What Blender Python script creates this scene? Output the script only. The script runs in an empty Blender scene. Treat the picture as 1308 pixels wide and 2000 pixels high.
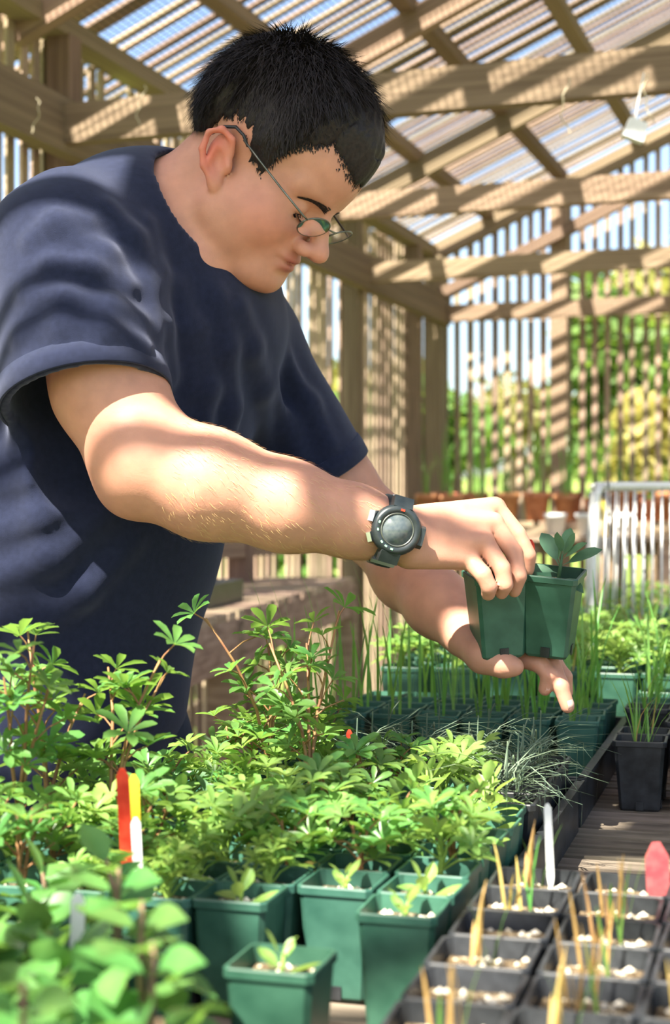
import bpy, math, random
import numpy as np
from mathutils import Vector, Matrix

# ------------------------------------------------------------------ camera, sky, sun, exposure
SC = bpy.context.scene
COL = SC.collection
CAMZ = 1.12
FPX, CX, CY = 3000.0, 654.0, 1000.0        # focal length and centre in photo pixels (1308 x 2000)

cam = bpy.data.cameras.new('camera')
cam.sensor_fit = 'VERTICAL'
cam.sensor_height = 36.0
cam.sensor_width = 36.0
cam.lens = 54.0
cam.clip_end = 300
cam.dof.use_dof = True
cam.dof.focus_distance = 1.62
cam.dof.aperture_fstop = 6.3
camo = bpy.data.objects.new('camera', cam)
camo.location = (0, 0, CAMZ)
camo.rotation_euler = (math.radians(90), 0, 0)
COL.objects.link(camo)
SC.camera = camo

SUN = Vector((-0.36, -0.50, 0.84)).normalized()      # direction to the sun
world = bpy.data.worlds.new('sky')
SC.world = world
world.use_nodes = True
wn = world.node_tree
wn.nodes.clear()
sky = wn.nodes.new('ShaderNodeTexSky')
sky.sky_type = 'NISHITA'
sky.sun_disc = False
sky.sun_elevation = math.asin(SUN.z)
sky.sun_rotation = math.atan2(SUN.x, SUN.y)
sky.air_density = 1.0
sky.dust_density = 2.5
sky.ozone_density = 1.0
bg = wn.nodes.new('ShaderNodeBackground')
bg.inputs[1].default_value = 0.38
wo = wn.nodes.new('ShaderNodeOutputWorld')
wn.links.new(sky.outputs[0], bg.inputs[0])
wn.links.new(bg.outputs[0], wo.inputs[0])

sl = bpy.data.lights.new('sun_offscreen', 'SUN')
sl.energy = 22.0
sl.angle = math.radians(0.55)
sl.color = (1.0, 0.93, 0.80)
so = bpy.data.objects.new('sun_offscreen', sl)
so.rotation_euler = SUN.to_track_quat('Z', 'Y').to_euler()
so.location = (-3, -4, 8)
COL.objects.link(so)

SC.view_settings.view_transform = 'Standard'
SC.view_settings.look = 'None'
SC.view_settings.gamma = 1.0
SC.view_settings.use_curve_mapping = False
SC.view_settings.exposure = 0.0

# ------------------------------------------------------------------ small helpers
def W(px, py, d):
    """photo pixel at a depth d (metres from the camera plane) -> world point"""
    return Vector(((px - CX) / FPX * d, d, CAMZ + (CY - py) / FPX * d))

def link(o, parent=None):
    COL.objects.link(o)
    if parent is not None:
        o.parent = parent
    return o

def tag(o, label=None, cat=None, group=None, kind=None):
    if label: o['label'] = label
    if cat: o['category'] = cat
    if group: o['group'] = group
    if kind: o['kind'] = kind
    return o

def empty(name, loc=(0, 0, 0), rz=0.0, parent=None):
    o = bpy.data.objects.new(name, None)
    o.empty_display_size = 0.02
    o.location = loc
    o.rotation_euler = (0, 0, rz)
    return link(o, parent)

def inst(name, mesh, parent=None, mat=None):
    o = bpy.data.objects.new(name, mesh)
    if mat is not None:
        o.matrix_local = mat
    return link(o, parent)

class MB:
    """collects shapes for one mesh"""
    def __init__(self):
        self.v, self.f, self.mi, self.cur = [], [], [], 0
    def add(self, vs, fs):
        n = len(self.v)
        self.v += [tuple(x) for x in vs]
        for f in fs:
            self.f.append(tuple(n + i for i in f)); self.mi.append(self.cur)
        return self
    def box(self, c, s, R=None, taper=1.0):
        hx, hy, hz = s[0] / 2, s[1] / 2, s[2] / 2
        vs = []
        for z, t in ((-hz, 1.0), (hz, taper)):
            for x, y in ((-hx, -hy), (hx, -hy), (hx, hy), (-hx, hy)):
                p = Vector((x * t, y * t, z))
                if R is not None: p = R @ p
                vs.append(p + Vector(c))
        return self.add(vs, [(3, 2, 1, 0), (4, 5, 6, 7), (0, 1, 5, 4), (1, 2, 6, 5), (2, 3, 7, 6), (3, 0, 4, 7)])
    def bar(self, a, b, w, h, up=(0, 0, 1)):
        """beam of section w x h from a to b"""
        a, b = Vector(a), Vector(b)
        d = (b - a).normalized()
        s = d.cross(Vector(up))
        if s.length < 1e-4: s = d.cross(Vector((1, 0, 0)))
        s.normalize()
        u = s.cross(d)
        vs = [p + s * (w / 2) * i + u * (h / 2) * j for p in (a, b) for i, j in ((-1, -1), (1, -1), (1, 1), (-1, 1))]
        return self.add(vs, [(3, 2, 1, 0), (4, 5, 6, 7), (0, 1, 5, 4), (1, 2, 6, 5), (2, 3, 7, 6), (3, 0, 4, 7)])
    def tube(self, pts, rs, n=6, cap=True):
        pts = [Vector(p) for p in pts]
        if not isinstance(rs, (list, tuple)): rs = [rs] * len(pts)
        base = len(self.v)
        prev = None
        for i, p in enumerate(pts):
            d = (pts[min(i + 1, len(pts) - 1)] - pts[max(i - 1, 0)])
            d = d.normalized() if d.length > 1e-9 else Vector((0, 0, 1))
            if prev is None:
                s = d.cross(Vector((0, 0, 1)))
                if s.length < 1e-3: s = d.cross(Vector((1, 0, 0)))
            else:
                s = prev - d * prev.dot(d)
            s.normalize(); prev = s
            u = d.cross(s)
            for k in range(n):
                a = 2 * math.pi * k / n
                self.v.append(tuple(p + (s * math.cos(a) + u * math.sin(a)) * rs[i]))
        for i in range(len(pts) - 1):
            for k in range(n):
                k2 = (k + 1) % n
                self.f.append((base + i * n + k, base + i * n + k2, base + (i + 1) * n + k2, base + (i + 1) * n + k)); self.mi.append(self.cur)
        if cap:
            self.f.append(tuple(base + k for k in reversed(range(n)))); self.mi.append(self.cur)
            e = base + (len(pts) - 1) * n
            self.f.append(tuple(e + k for k in range(n))); self.mi.append(self.cur)
        return self
    def ribbon(self, pts, ws, side):
        """thin folded strip; side = sideways vector"""
        base = len(self.v)
        s = Vector(side).normalized()
        for p, w in zip(pts, ws):
            p = Vector(p)
            self.v += [tuple(p - s * w / 2), tuple(p + Vector((0, 0, -w * 0.25))), tuple(p + s * w / 2)]
        for i in range(len(pts) - 1):
            b = base + 3 * i
            self.f += [(b, b + 1, b + 4, b + 3), (b + 1, b + 2, b + 5, b + 4)]; self.mi += [self.cur] * 2
        return self
    def lathe(self, prof, M=None, n=32):
        base = len(self.v)
        for r, z in prof:
            for k in range(n):
                a = 2 * math.pi * k / n
                p = Vector((r * math.cos(a), r * math.sin(a), z))
                self.v.append(tuple(M @ p if M is not None else p))
        for i in range(len(prof) - 1):
            for k in range(n):
                k2 = (k + 1) % n
                self.f.append((base + i * n + k, base + i * n + k2, base + (i + 1) * n + k2, base + (i + 1) * n + k)); self.mi.append(self.cur)
        return self
    def mesh(self, name, mats, smooth=False):
        me = bpy.data.meshes.new(name)
        me.from_pydata(self.v, [], self.f)
        for m in (mats if isinstance(mats, (list, tuple)) else [mats]):
            me.materials.append(m)
        me.polygons.foreach_set('material_index', self.mi)
        if smooth: me.shade_smooth()
        me.update()
        return me
    def obj(self, name, mats, parent=None, smooth=False):
        return inst(name, self.mesh(name, mats, smooth), parent)

# ------------------------------------------------------------------ materials
def nodes(name):
    m = bpy.data.materials.new(name)
    m.use_nodes = True
    nt = m.node_tree
    return m, nt, nt.nodes['Principled BSDF'], nt.nodes['Material Output']

def noise_ramp(nt, scale, cols, detail=4.0, coord='Object', stretch=None, dist=0.0):
    tc = nt.nodes.new('ShaderNodeTexCoord')
    nz = nt.nodes.new('ShaderNodeTexNoise')
    nz.inputs['Scale'].default_value = scale
    nz.inputs['Detail'].default_value = detail
    nz.inputs['Distortion'].default_value = dist
    src = tc.outputs[coord]
    if stretch:
        mp = nt.nodes.new('ShaderNodeMapping')
        mp.inputs['Scale'].default_value = stretch
        nt.links.new(src, mp.inputs[0]); src = mp.outputs[0]
    nt.links.new(src, nz.inputs['Vector'])
    rp = nt.nodes.new('ShaderNodeValToRGB')
    el = rp.color_ramp.elements
    while len(el) < len(cols): el.new(0.5)
    for e, (pos, c) in zip(el, cols):
        e.position = pos; e.color = (*c, 1)
    nt.links.new(nz.outputs['Fac'], rp.inputs[0])
    return rp, nz

def per_object(nt, colsock, amt_h=0.03, amt_v=0.3):
    """random hue / brightness for each object"""
    oi = nt.nodes.new('ShaderNodeObjectInfo')
    hs = nt.nodes.new('ShaderNodeHueSaturation')
    m1 = nt.nodes.new('ShaderNodeMapRange'); m2 = nt.nodes.new('ShaderNodeMapRange')
    m1.inputs['To Min'].default_value = 0.5 - amt_h; m1.inputs['To Max'].default_value = 0.5 + amt_h
    m2.inputs['To Min'].default_value = 1 - amt_v; m2.inputs['To Max'].default_value = 1 + amt_v
    nt.links.new(oi.outputs['Random'], m1.inputs['Value'])
    mu = nt.nodes.new('ShaderNodeMath'); mu.operation = 'MULTIPLY'; mu.inputs[1].default_value = 7.31
    fr = nt.nodes.new('ShaderNodeMath'); fr.operation = 'FRACT'
    nt.links.new(oi.outputs['Random'], mu.inputs[0]); nt.links.new(mu.outputs[0], fr.inputs[0])
    nt.links.new(fr.outputs[0], m2.inputs['Value'])
    nt.links.new(m1.outputs[0], hs.inputs['Hue']); nt.links.new(m2.outputs[0], hs.inputs['Value'])
    nt.links.new(colsock, hs.inputs['Color'])
    return hs.outputs['Color']

def bump(nt, bsdf, hsock, strength=0.3, dist=0.002):
    b = nt.nodes.new('ShaderNodeBump')
    b.inputs['Strength'].default_value = strength
    b.inputs['Distance'].default_value = dist
    nt.links.new(hsock, b.inputs['Height'])
    nt.links.new(b.outputs[0], bsdf.inputs['Normal'])

def mat_noise(name, cols, scale=20, rough=0.6, spec=0.3, stretch=None, bmp=0.0, bdist=0.002, vary=None, detail=4.0, metal=0.0, coord='Object', sheen=0.0):
    m, nt, b, out = nodes(name)
    rp, nz = noise_ramp(nt, scale, cols, detail, coord, stretch)
    c = rp.outputs[0]
    if vary: c = per_object(nt, c, *vary)
    nt.links.new(c, b.inputs['Base Color'])
    b.inputs['Roughness'].default_value = rough
    b.inputs['Specular IOR Level'].default_value = spec
    b.inputs['Metallic'].default_value = metal
    if sheen:
        b.inputs['Sheen Weight'].default_value = sheen
        b.inputs['Sheen Roughness'].default_value = 0.5
    if bmp: bump(nt, b, nz.outputs['Fac'], bmp, bdist)
    return m

def mat_leaf(name, c1, c2, trans=(0.35, 0.6, 0.05), tw=0.42, rough=0.42, scale=60, vary=(0.025, 0.28)):
    """leaf: diffuse + gloss on top, light shining through from behind"""
    m, nt, b, out = nodes(name)
    rp, nz = noise_ramp(nt, scale, [(0.3, c1), (0.7, c2)])
    c = per_object(nt, rp.outputs[0], *vary)
    nt.links.new(c, b.inputs['Base Color'])
    b.inputs['Roughness'].default_value = rough
    b.inputs['Specular IOR Level'].default_value = 0.45
    tr = nt.nodes.new('ShaderNodeBsdfTranslucent')
    tc = per_object(nt, tr.inputs['Color'] and rp.outputs[0], *vary)
    mx = nt.nodes.new('ShaderNodeMix'); mx.data_type = 'RGBA'; mx.inputs[0].default_value = 0.75
    mx.inputs[7].default_value = (*trans, 1)
    nt.links.new(tc, mx.inputs[6]); nt.links.new(mx.outputs[2], tr.inputs['Color'])
    ms = nt.nodes.new('ShaderNodeMixShader'); ms.inputs[0].default_value = tw
    nt.links.new(b.outputs[0], ms.inputs[1]); nt.links.new(tr.outputs[0], ms.inputs[2])
    nt.links.new(ms.outputs[0], out.inputs['Surface'])
    return m

M = {}
M['wood'] = mat_noise('weathered_wood', [(0.25, (0.20, 0.145, 0.10)), (0.5, (0.36, 0.27, 0.19)), (0.75, (0.50, 0.39, 0.28))], 9, 0.85, 0.15, (1, 1, 6), 0.25, 0.003, (0.02, 0.3))
M['beam'] = mat_noise('old_beam_wood', [(0.25, (0.17, 0.115, 0.08)), (0.75, (0.36, 0.26, 0.18))], 8, 0.85, 0.15, None, 0.3, 0.004, (0.02, 0.25))
M['slat'] = mat_noise('bench_slat_wood', [(0.3, (0.10, 0.08, 0.06)), (0.7, (0.22, 0.18, 0.14))], 14, 0.8, 0.2, (1, 6, 6), 0.3, 0.002, (0.02, 0.3))
M['net'] = mat_noise('shade_net', [(0.3, (0.03, 0.035, 0.03)), (0.7, (0.08, 0.08, 0.07))], 30, 0.8, 0.1)
M['gravel'] = mat_noise('gravel_floor', [(0.3, (0.14, 0.11, 0.08)), (0.55, (0.30, 0.25, 0.19)), (0.8, (0.42, 0.37, 0.30))], 40, 0.95, 0.1, None, 0.5, 0.01)
M['grass'] = mat_noise('grass_ground', [(0.3, (0.07, 0.12, 0.02)), (0.55, (0.17, 0.24, 0.05)), (0.8, (0.38, 0.34, 0.12))], 0.9, 0.95, 0.1)
M['pot_black'] = mat_noise('black_plastic', [(0.35, (0.012, 0.014, 0.016)), (0.75, (0.04, 0.045, 0.05))], 60, 0.42, 0.45, None, 0.05, 0.001, (0.02, 0.25))
M['pot_green'] = mat_noise('green_plastic', [(0.3, (0.022, 0.082, 0.055)), (0.7, (0.046, 0.135, 0.092))], 45, 0.42, 0.45, None, 0.05, 0.001, (0.015, 0.25))
M['terracotta'] = mat_noise('terracotta', [(0.3, (0.42, 0.16, 0.08)), (0.7, (0.62, 0.28, 0.15))], 30, 0.85, 0.2, None, 0.1, 0.002, (0.02, 0.2))
M['white'] = mat_noise('white_plastic', [(0.3, (0.72, 0.73, 0.72)), (0.7, (0.84, 0.85, 0.84))], 20, 0.4, 0.4)
M['yellow'] = mat_noise('yellow_plastic', [(0.3, (0.65, 0.50, 0.03)), (0.7, (0.8, 0.62, 0.05))], 20, 0.5, 0.4)
M['red'] = mat_noise('red_plastic', [(0.35, (0.62, 0.03, 0.012)), (0.7, (0.80, 0.07, 0.03))], 120, 0.5, 0.4)
M['pink'] = mat_noise('faded_red_plastic', [(0.35, (0.30, 0.05, 0.06)), (0.7, (0.45, 0.10, 0.10))], 120, 0.5, 0.4)
M['twine'] = mat_noise('twine', [(0.3, (0.42, 0.36, 0.24)), (0.7, (0.60, 0.54, 0.40))], 80, 0.9, 0.1)
M['soil'] = mat_noise('potting_soil', [(0.30, (0.035, 0.024, 0.015)), (0.5, (0.12, 0.085, 0.05)), (0.66, (0.30, 0.24, 0.15)), (0.8, (0.58, 0.52, 0.40))], 260, 0.95, 0.1, None, 0.8, 0.003, None, 6)
M['grit'] = mat_noise('perlite', [(0.3, (0.48, 0.42, 0.30)), (0.7, (0.80, 0.76, 0.66))], 200, 0.85, 0.2)
M['stem_red'] = mat_noise('red_stem', [(0.3, (0.22, 0.09, 0.05)), (0.7, (0.34, 0.20, 0.08))], 60, 0.5, 0.3)
M['stem_green'] = mat_noise('green_stem', [(0.3, (0.14, 0.26, 0.04)), (0.7, (0.24, 0.36, 0.07))], 60, 0.5, 0.3)
M['stem_brown'] = mat_noise('brown_stem', [(0.3, (0.16, 0.10, 0.06)), (0.7, (0.30, 0.20, 0.13))], 60, 0.6, 0.2)
M['lupine'] = mat_leaf('lobed_leaf', (0.07, 0.185, 0.045), (0.15, 0.30, 0.075), (0.33, 0.56, 0.08), 0.42, 0.36)
M['sage'] = mat_leaf('sage_leaf', (0.055, 0.135, 0.075), (0.10, 0.21, 0.11), (0.20, 0.38, 0.10), 0.30, 0.65)
M['oval'] = mat_leaf('oval_leaf', (0.065, 0.20, 0.055), (0.13, 0.29, 0.075), (0.30, 0.54, 0.07), 0.36, 0.24)
M['bright'] = mat_leaf('light_green_leaf', (0.15, 0.29, 0.06), (0.26, 0.41, 0.11), (0.42, 0.62, 0.11), 0.45, 0.4)
M['blade'] = mat_leaf('grass_blade', (0.09, 0.26, 0.06), (0.19, 0.40, 0.08), (0.38, 0.68, 0.08), 0.4, 0.35)
M['wisp'] = mat_leaf('grey_wispy_leaf', (0.10, 0.16, 0.11), (0.19, 0.25, 0.17), (0.26, 0.35, 0.18), 0.3, 0.65)
M['straw'] = mat_leaf('dry_straw', (0.42, 0.27, 0.08), (0.62, 0.44, 0.16), (0.7, 0.45, 0.1), 0.35, 0.6)
M['tree1'] = mat_leaf('tree_foliage', (0.07, 0.15, 0.03), (0.17, 0.27, 0.06), (0.35, 0.5, 0.06), 0.4, 0.6, 3)
M['tree2'] = mat_leaf('olive_foliage', (0.20, 0.24, 0.06), (0.34, 0.33, 0.10), (0.5, 0.5, 0.1), 0.4, 0.6, 3)
M['tree3'] = mat_leaf('ochre_foliage', (0.24, 0.23, 0.06), (0.40, 0.34, 0.11), (0.55, 0.48, 0.12), 0.4, 0.6, 3)

# ------------------------------------------------------------------ the lath house
rng = random.Random(7)
TH = math.radians(19.0)
AV = Vector((math.sin(TH), math.cos(TH), 0))        # along the house, away from the camera
BV = Vector((math.cos(TH), -math.sin(TH), 0))       # across the house, to the right
CORNER = Vector((0.483, 8.0, 0))                    # far left corner of the house
PITCH, EAVE, GIRT = 0.44, CAMZ + 1.35, CAMZ + 1.04
RIDGE_S = 4.2
def house(t, s, z):
    """t metres from the far wall towards the camera, s metres from the left wall"""
    p = CORNER - AV * t + BV * s
    return Vector((p.x, p.y, z))
def roof_z(s):
    return EAVE + PITCH * (s if s <= RIDGE_S else 2 * RIDGE_S - s)
T_END = 11.0
RZ_HOUSE = -TH

fl = MB()
n0 = [house(-0.3, -0.4, 0), house(-0.3, 2 * RIDGE_S + 0.4, 0), house(T_END, 2 * RIDGE_S + 0.4, 0), house(T_END, -0.4, 0)]
fl.add(n0 + [p - Vector((0, 0, 0.1)) for p in n0], [(3, 2, 1, 0), (4, 5, 6, 7), (0, 1, 5, 4), (1, 2, 6, 5), (2, 3, 7, 6), (3, 0, 4, 7)])
tag(fl.obj('floor', M['gravel']), 'pale gravel floor of the lath house', None, None, 'structure')

unit_box = MB().box((0, 0, 0.5), (1, 1, 1)).mesh('lath', M['wood'])
def stick(name, parent, a, b, w, h, mesh=None, roll=None):
    """board from a to b with section w x h sharing one unit mesh; roll = direction of its width"""
    a, b = Vector(a), Vector(b)
    d = b - a; L = d.length; d = d / L
    r = Vector(roll) if roll is not None else AV
    x = (r - d * r.dot(d)).normalized()
    y = d.cross(x)
    m = Matrix(((x.x * w, y.x * h, d.x * L, a.x), (x.y * w, y.y * h, d.y * L, a.y), (x.z * w, y.z * h, d.z * L, a.z), (0, 0, 0, 1)))
    return inst(name, mesh or unit_box, parent, m)
unit_beam = MB().box((0, 0, 0.5), (1, 1, 1)).mesh('beam', M['beam'])

# left wall
wl = tag(empty('wall_left'), 'left lath wall of thin upright wooden strips', None, None, 'structure')
t = 0.03
while t < 8.6:
    w = rng.uniform(0.032, 0.040)
    if rng.random() > 0.03:
        top = EAVE - rng.uniform(0.0, 0.03)
        stick('lath', wl, house(t, -0.03, 0.02), house(t + rng.uniform(-0.006, 0.006), -0.03, top), w, 0.010, None, AV)
    t += 0.066 + rng.uniform(-0.006, 0.006)
for t in (0.03, 0.36, 1.33, 2.6, 3.9, 5.4, 6.9, 8.4):
    stick('post', wl, house(t, 0.03, 0.0), house(t, 0.03, EAVE - 0.02), 0.07, 0.07, unit_beam, AV)
stick('girt', wl, house(8.6, 0.10, GIRT), house(0.0, 0.10, GIRT), 0.05, 0.15, unit_beam, BV)
stick('girt', wl, house(8.6, 0.04, 1.0), house(0.0, 0.04, 1.0), 0.04, 0.08, unit_beam, BV)
stick('top_plate', wl, house(8.6, 0.02, EAVE), house(0.0, 0.02, EAVE), 0.08, 0.05, unit_beam, BV)

# far gable wall
wb = tag(empty('wall_back'), 'far gable wall of upright wooden strips with bright gaps', None, None, 'structure')
s = 0.02
while s < 2 * RIDGE_S:
    w = rng.uniform(0.026, 0.034)
    if rng.random() > 0.03:
        stick('lath', wb, house(-0.03, s, 0.02), house(-0.03, s + rng.uniform(-0.006, 0.006), roof_z(s) - 0.03), w, 0.010, None, BV)
    s += 0.064 + rng.uniform(-0.004, 0.004)
for s_ in (0.05, 0.70, 2.5, 4.2, 5.8, 8.3):
    stick('post', wb, house(0.04, s_, 0.0), house(0.04, s_, roof_z(s_) - 0.05), 0.085, 0.085, unit_beam, BV)
stick('girt', wb, house(0.06, 0.0, GIRT - 0.02), house(0.06, 8.4, GIRT - 0.02), 0.05, 0.085, unit_beam, AV)
stick('girt', wb, house(0.06, 0.0, 1.02), house(0.06, 8.4, 1.02), 0.05, 0.09, unit_beam, AV)
stick('brace', wb, house(0.10, 0.05, GIRT + 0.05), house(0.10, 1.30, GIRT + 0.62), 0.05, 0.06, unit_beam, AV)

# roof: tie beams across, rafters up the slope, purlins along, laths up the slope, net under part of it
ce = tag(empty('ceiling'), 'pitched lath roof with beams, purlins and shade net', None, None, 'structure')
for i, t in enumerate((1.35, 2.75, 4.05, 9.4)):
    stick('tie_beam', ce, house(t, 0.0, GIRT), house(t, 8.4, GIRT), 0.045, 0.105 if t == 4.05 else 0.085, unit_beam, AV)
    stick('king_post', ce, house(t, RIDGE_S, GIRT), house(t, RIDGE_S, roof_z(RIDGE_S) - 0.05), 0.07, 0.07, unit_beam, AV)
    stick('brace', ce, house(t, RIDGE_S, GIRT + 0.05), house(t, 2.3, roof_z(2.3) - 0.08), 0.045, 0.07, unit_beam, AV)
for t in (0.0, 1.35, 2.75, 4.05, 5.9, 9.4):
    stick('rafter', ce, house(t, -0.15, EAVE - 0.02 - PITCH * 0.15), house(t, RIDGE_S, roof_z(RIDGE_S) - 0.02), 0.045, 0.09, unit_beam, AV)
    stick('rafter', ce, house(t, 8.55, EAVE - 0.02 - PITCH * 0.15), house(t, RIDGE_S, roof_z(RIDGE_S) - 0.02), 0.045, 0.09, unit_beam, AV)
for s_ in (0.32, 0.70, 1.08, 1.5, 2.0, 2.7, 3.4, 4.15):
    stick('purlin', ce, house(5.95, s_, roof_z(s_) + 0.04), house(-0.1, s_, roof_z(s_) + 0.04), 0.06, 0.045, unit_beam, BV)
for s_ in (0.30, 0.80, 1.235, 1.75, 2.4, 3.2, 4.1):
    stick('purlin', ce, house(T_END, s_, roof_z(s_) + 0.04), house(5.85, s_, roof_z(s_) + 0.04), 0.045, 0.045, unit_beam, BV)
stick('ridge_board', ce, house(T_END, RIDGE_S, roof_z(RIDGE_S) + 0.02), house(-0.1, RIDGE_S, roof_z(RIDGE_S) + 0.02), 0.04, 0.14, unit_beam, BV)
def roof_lath(t, w, s0=-.25, s1=RIDGE_S, t1=None):
    t1 = t + rng.uniform(-0.01, 0.01) if t1 is None else t1
    stick('lath', ce, house(t, s0, EAVE + 0.075 + PITCH * s0), house(t1, s1, EAVE + 0.075 + PITCH * s1), w, 0.010, None, AV)
# laths in view: groups of narrow strips with gaps, and now and then a wide board
t = -0.05
while t < 5.6:
    w = rng.choice((0.024, 0.026, 0.028, 0.030, 0.07))
    roof_lath(t + w / 2, w)
    t += w + rng.choice((0.034, 0.038, 0.044, 0.055, 0.09))
# laths over the man and the bench: (start, end) of each board; unseen, close set to shade his head, gaps placed for sun on his arm
LATH_ABOVE = [(5.62, 5.70), (5.78, 5.82), (5.90, 5.94), (6.02, 6.06), (6.16, 6.20), (6.30, 6.34), (6.45, 6.49), (6.60, 6.64), (6.76, 6.80), (6.88, 6.92),
              (6.99, 7.07), (7.075, 7.155), (7.16, 7.24), (7.345, 7.395), (7.476, 7.500), (7.86, 7.89), (8.01, 8.04), (8.17, 8.20), (8.33, 8.36), (8.50, 8.53), (8.68, 8.71), (8.84, 8.88)]
for a_, b_ in LATH_ABOVE:
    roof_lath((a_ + b_) / 2, b_ - a_, t1=(a_ + b_) / 2)
for a_, b_ in ((7.245, 7.33), (7.335, 7.415), (7.42, 7.495)):          # unseen boards added to shade his face, chest and left forearm
    roof_lath((a_ + b_) / 2, b_ - a_, 1.065 if b_ < 7.45 else 1.15, RIDGE_S, (a_ + b_) / 2)
for a_, b_, s_ in ((7.50, 7.57, 1.38), (7.575, 7.64, 1.38), (7.645, 7.72, 1.30), (7.725, 7.80, 1.30)):      # unseen boards added to shade the bare slats and the right-hand held pot
    roof_lath((a_ + b_) / 2, b_ - a_, s_, RIDGE_S, (a_ + b_) / 2)
roof_lath(7.540, .024, -.25, 1.20, 7.534)  # unseen lath set to throw a shadow band on sleeve and belly
roof_lath(7.6125 + .094 * 1.32, .030, -.25, 1.375, 7.6125 - .094 * .305)  # unseen lath, skewed so its shadow crosses the arm and the hand
roof_lath(7.735, .03, -.25, 1.295, 7.735)
t = 9.0
while t < T_END:
    roof_lath(t, 0.036); t += 0.08
# right-hand slope, laths only where they can be seen or throw shade
t = 0.0
while t < 5.0:
    stick('lath', ce, house(t, RIDGE_S, roof_z(RIDGE_S) + 0.075), house(t, 2 * RIDGE_S + 0.2, EAVE + 0.075 - PITCH * 0.2), 0.04, 0.010, None, AV)
    t += 0.075
# shade net: two sets of thin threads lying on the purlins
nb = MB()
def thread(p, q, wdir, w):
    wv = Vector(wdir) * (w / 2)
    nb.add([p - wv, p + wv, q + wv, q - wv], [(0, 1, 2, 3)])
up_slope = (BV + Vector((0, 0, PITCH))).normalized()
t = 0.0
while t < 5.9:
    thread(house(t, -0.2, EAVE + 0.02 - PITCH * 0.2 + 0.045), house(t, RIDGE_S, roof_z(RIDGE_S) + 0.065), AV, 0.0030)
    t += 0.020
s = -0.2
while s < RIDGE_S:
    thread(house(0, s, EAVE + PITCH * s + 0.065), house(5.9, s, EAVE + PITCH * s + 0.065), up_slope, 0.0030)
    s += 0.020
tag(nb.obj('shade_net', M['net'], ce), None, None, None, 'stuff')

# loose ends of twine hanging from the beams
def twine(px, py, d, L, loop=0.03, seed=0):
    r = random.Random(seed)
    m = MB()
    p0 = W(px, py, d)
    pts = [p0 + Vector((loop * .5 * math.sin(k * .55 + seed) + loop * .2 * math.sin(k * 1.7), 0.008 * math.cos(k), -L * k / 9)) for k in range(10)]
    m.tube(pts, 0.0016, 5)
    return pts, m
for k, (px, py, d, L, label) in enumerate(((70, 190, 3.80, 0.09, 'frayed twine loop knotted round the big tie beam by the wall corner'),
                                            (275, 165, 3.75, 0.10, 'short twine end hanging from the big tie beam behind the head'),
                                            (1105, 150, 3.52, 0.13, 'thin twine strand hanging below the tie beam over the pots'),
                                            (1265, 140, 3.45, 0.12, 'long doubled twine holding the small white block'),)):
    pts, m = twine(px, py, d, L, 0.02, k)
    tag(m.obj('twine', M['twine']), label, 'twine', 'twine ends on the roof beams')
m = MB()
c = W(1240, 255, 3.46)
m.box(c, (0.05, 0.03, 0.045), Matrix.Rotation(0.35, 3, 'Y'), 0.85)
m.tube([c + Vector((0.0, 0, 0.02)), c + Vector((0.004, 0, 0.05)), c + Vector((0.02, 0.0, 0.13))], 0.002, 5)
tag(m.obj('hanging_block', M['white']), 'small whitish block hanging on twine from the tie beam', 'block')

# ------------------------------------------------------------------ outside
g = MB()
N = 24
def hill(x, y):
    h = -0.05
    h += max(0, y - 14) * 0.035 + min(9, max(0, x - 1.5)) * min(14, max(0, y - 11)) * 0.012
    return h
xs = [(-40 + 100 * i / N) for i in range(N + 1)]
ys = [-20 + 90 * i / N for i in range(N + 1)]
for y in ys:
    for x in xs:
        g.v.append((x, y, hill(x, y)))
for j in range(N):
    for i in range(N):
        a = j * (N + 1) + i
        g.f.append((a, a + 1, a + N + 2, a + N + 1)); g.mi.append(0)
tag(g.obj('ground', M['grass'], None, True), 'grassy hillside outside the lath house', None, None, 'structure')

def leaf_cloud(center, radii, n, size, seed):
    r = random.Random(seed)
    m = MB()
    c = Vector(center)
    lumps = [(Vector((r.uniform(-.6, .6), r.uniform(-.6, .6), r.uniform(-.6, .7))), r.uniform(.35, .6)) for _ in range(9)]
    for _ in range(n):
        l, lr = r.choice(lumps)
        d = Vector((r.gauss(0, 1), r.gauss(0, 1), r.gauss(0, 1))).normalized() * lr * r.uniform(.6, 1.0)
        p = l + d
        p = c + Vector((p.x * radii[0], p.y * radii[1], p.z * radii[2]))
        a = Vector((r.gauss(0, 1), r.gauss(0, 1), r.gauss(0, .6))).normalized()
        b = a.cross(Vector((r.gauss(0, 1), r.gauss(0, 1), r.gauss(0, 1)))).normalized()
        s_ = size * r.uniform(.6, 1.3)
        m.add([p - a * s_, p - b * s_ * .45, p + a * s_, p + b * s_ * .45], [(0, 1, 2, 3)])
    return m
def tree(px, py, d, rx, rz, mat, n, label, seed, name='tree'):
    top = W(px, py, d)
    base = Vector((top.x, top.y, hill(top.x, top.y)))
    root = empty(name, base)
    c = Vector((0, 0, top.z - rz - base.z))
    crown = leaf_cloud(c, (rx, rx, rz), n, 0.11 if d < 16 else 0.18, seed).obj('crown', M[mat], root)
    crown['kind'] = 'stuff'
    MB().tube([(0, 0, -0.1), (0.03, 0, c.z * .5), (0, 0, c.z)], [0.14, 0.11, 0.06], 8).obj('trunk', M['stem_brown'], root)
    tag(root, label, 'tree', 'trees outside the lath house')
tree(880, 735, 12.5, 0.55, 0.5, 'tree1', 1100, 'low dark green tree behind the far wall beside the corner', 1)
tree(1010, 720, 15.5, 0.8, 0.6, 'tree2', 1300, 'low olive tree behind the middle of the far wall', 2)
tree(1190, 560, 14.0, 0.75, 1.1, 'tree1', 2400, 'tall green tree showing through the strips right of the far post', 3)
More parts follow.
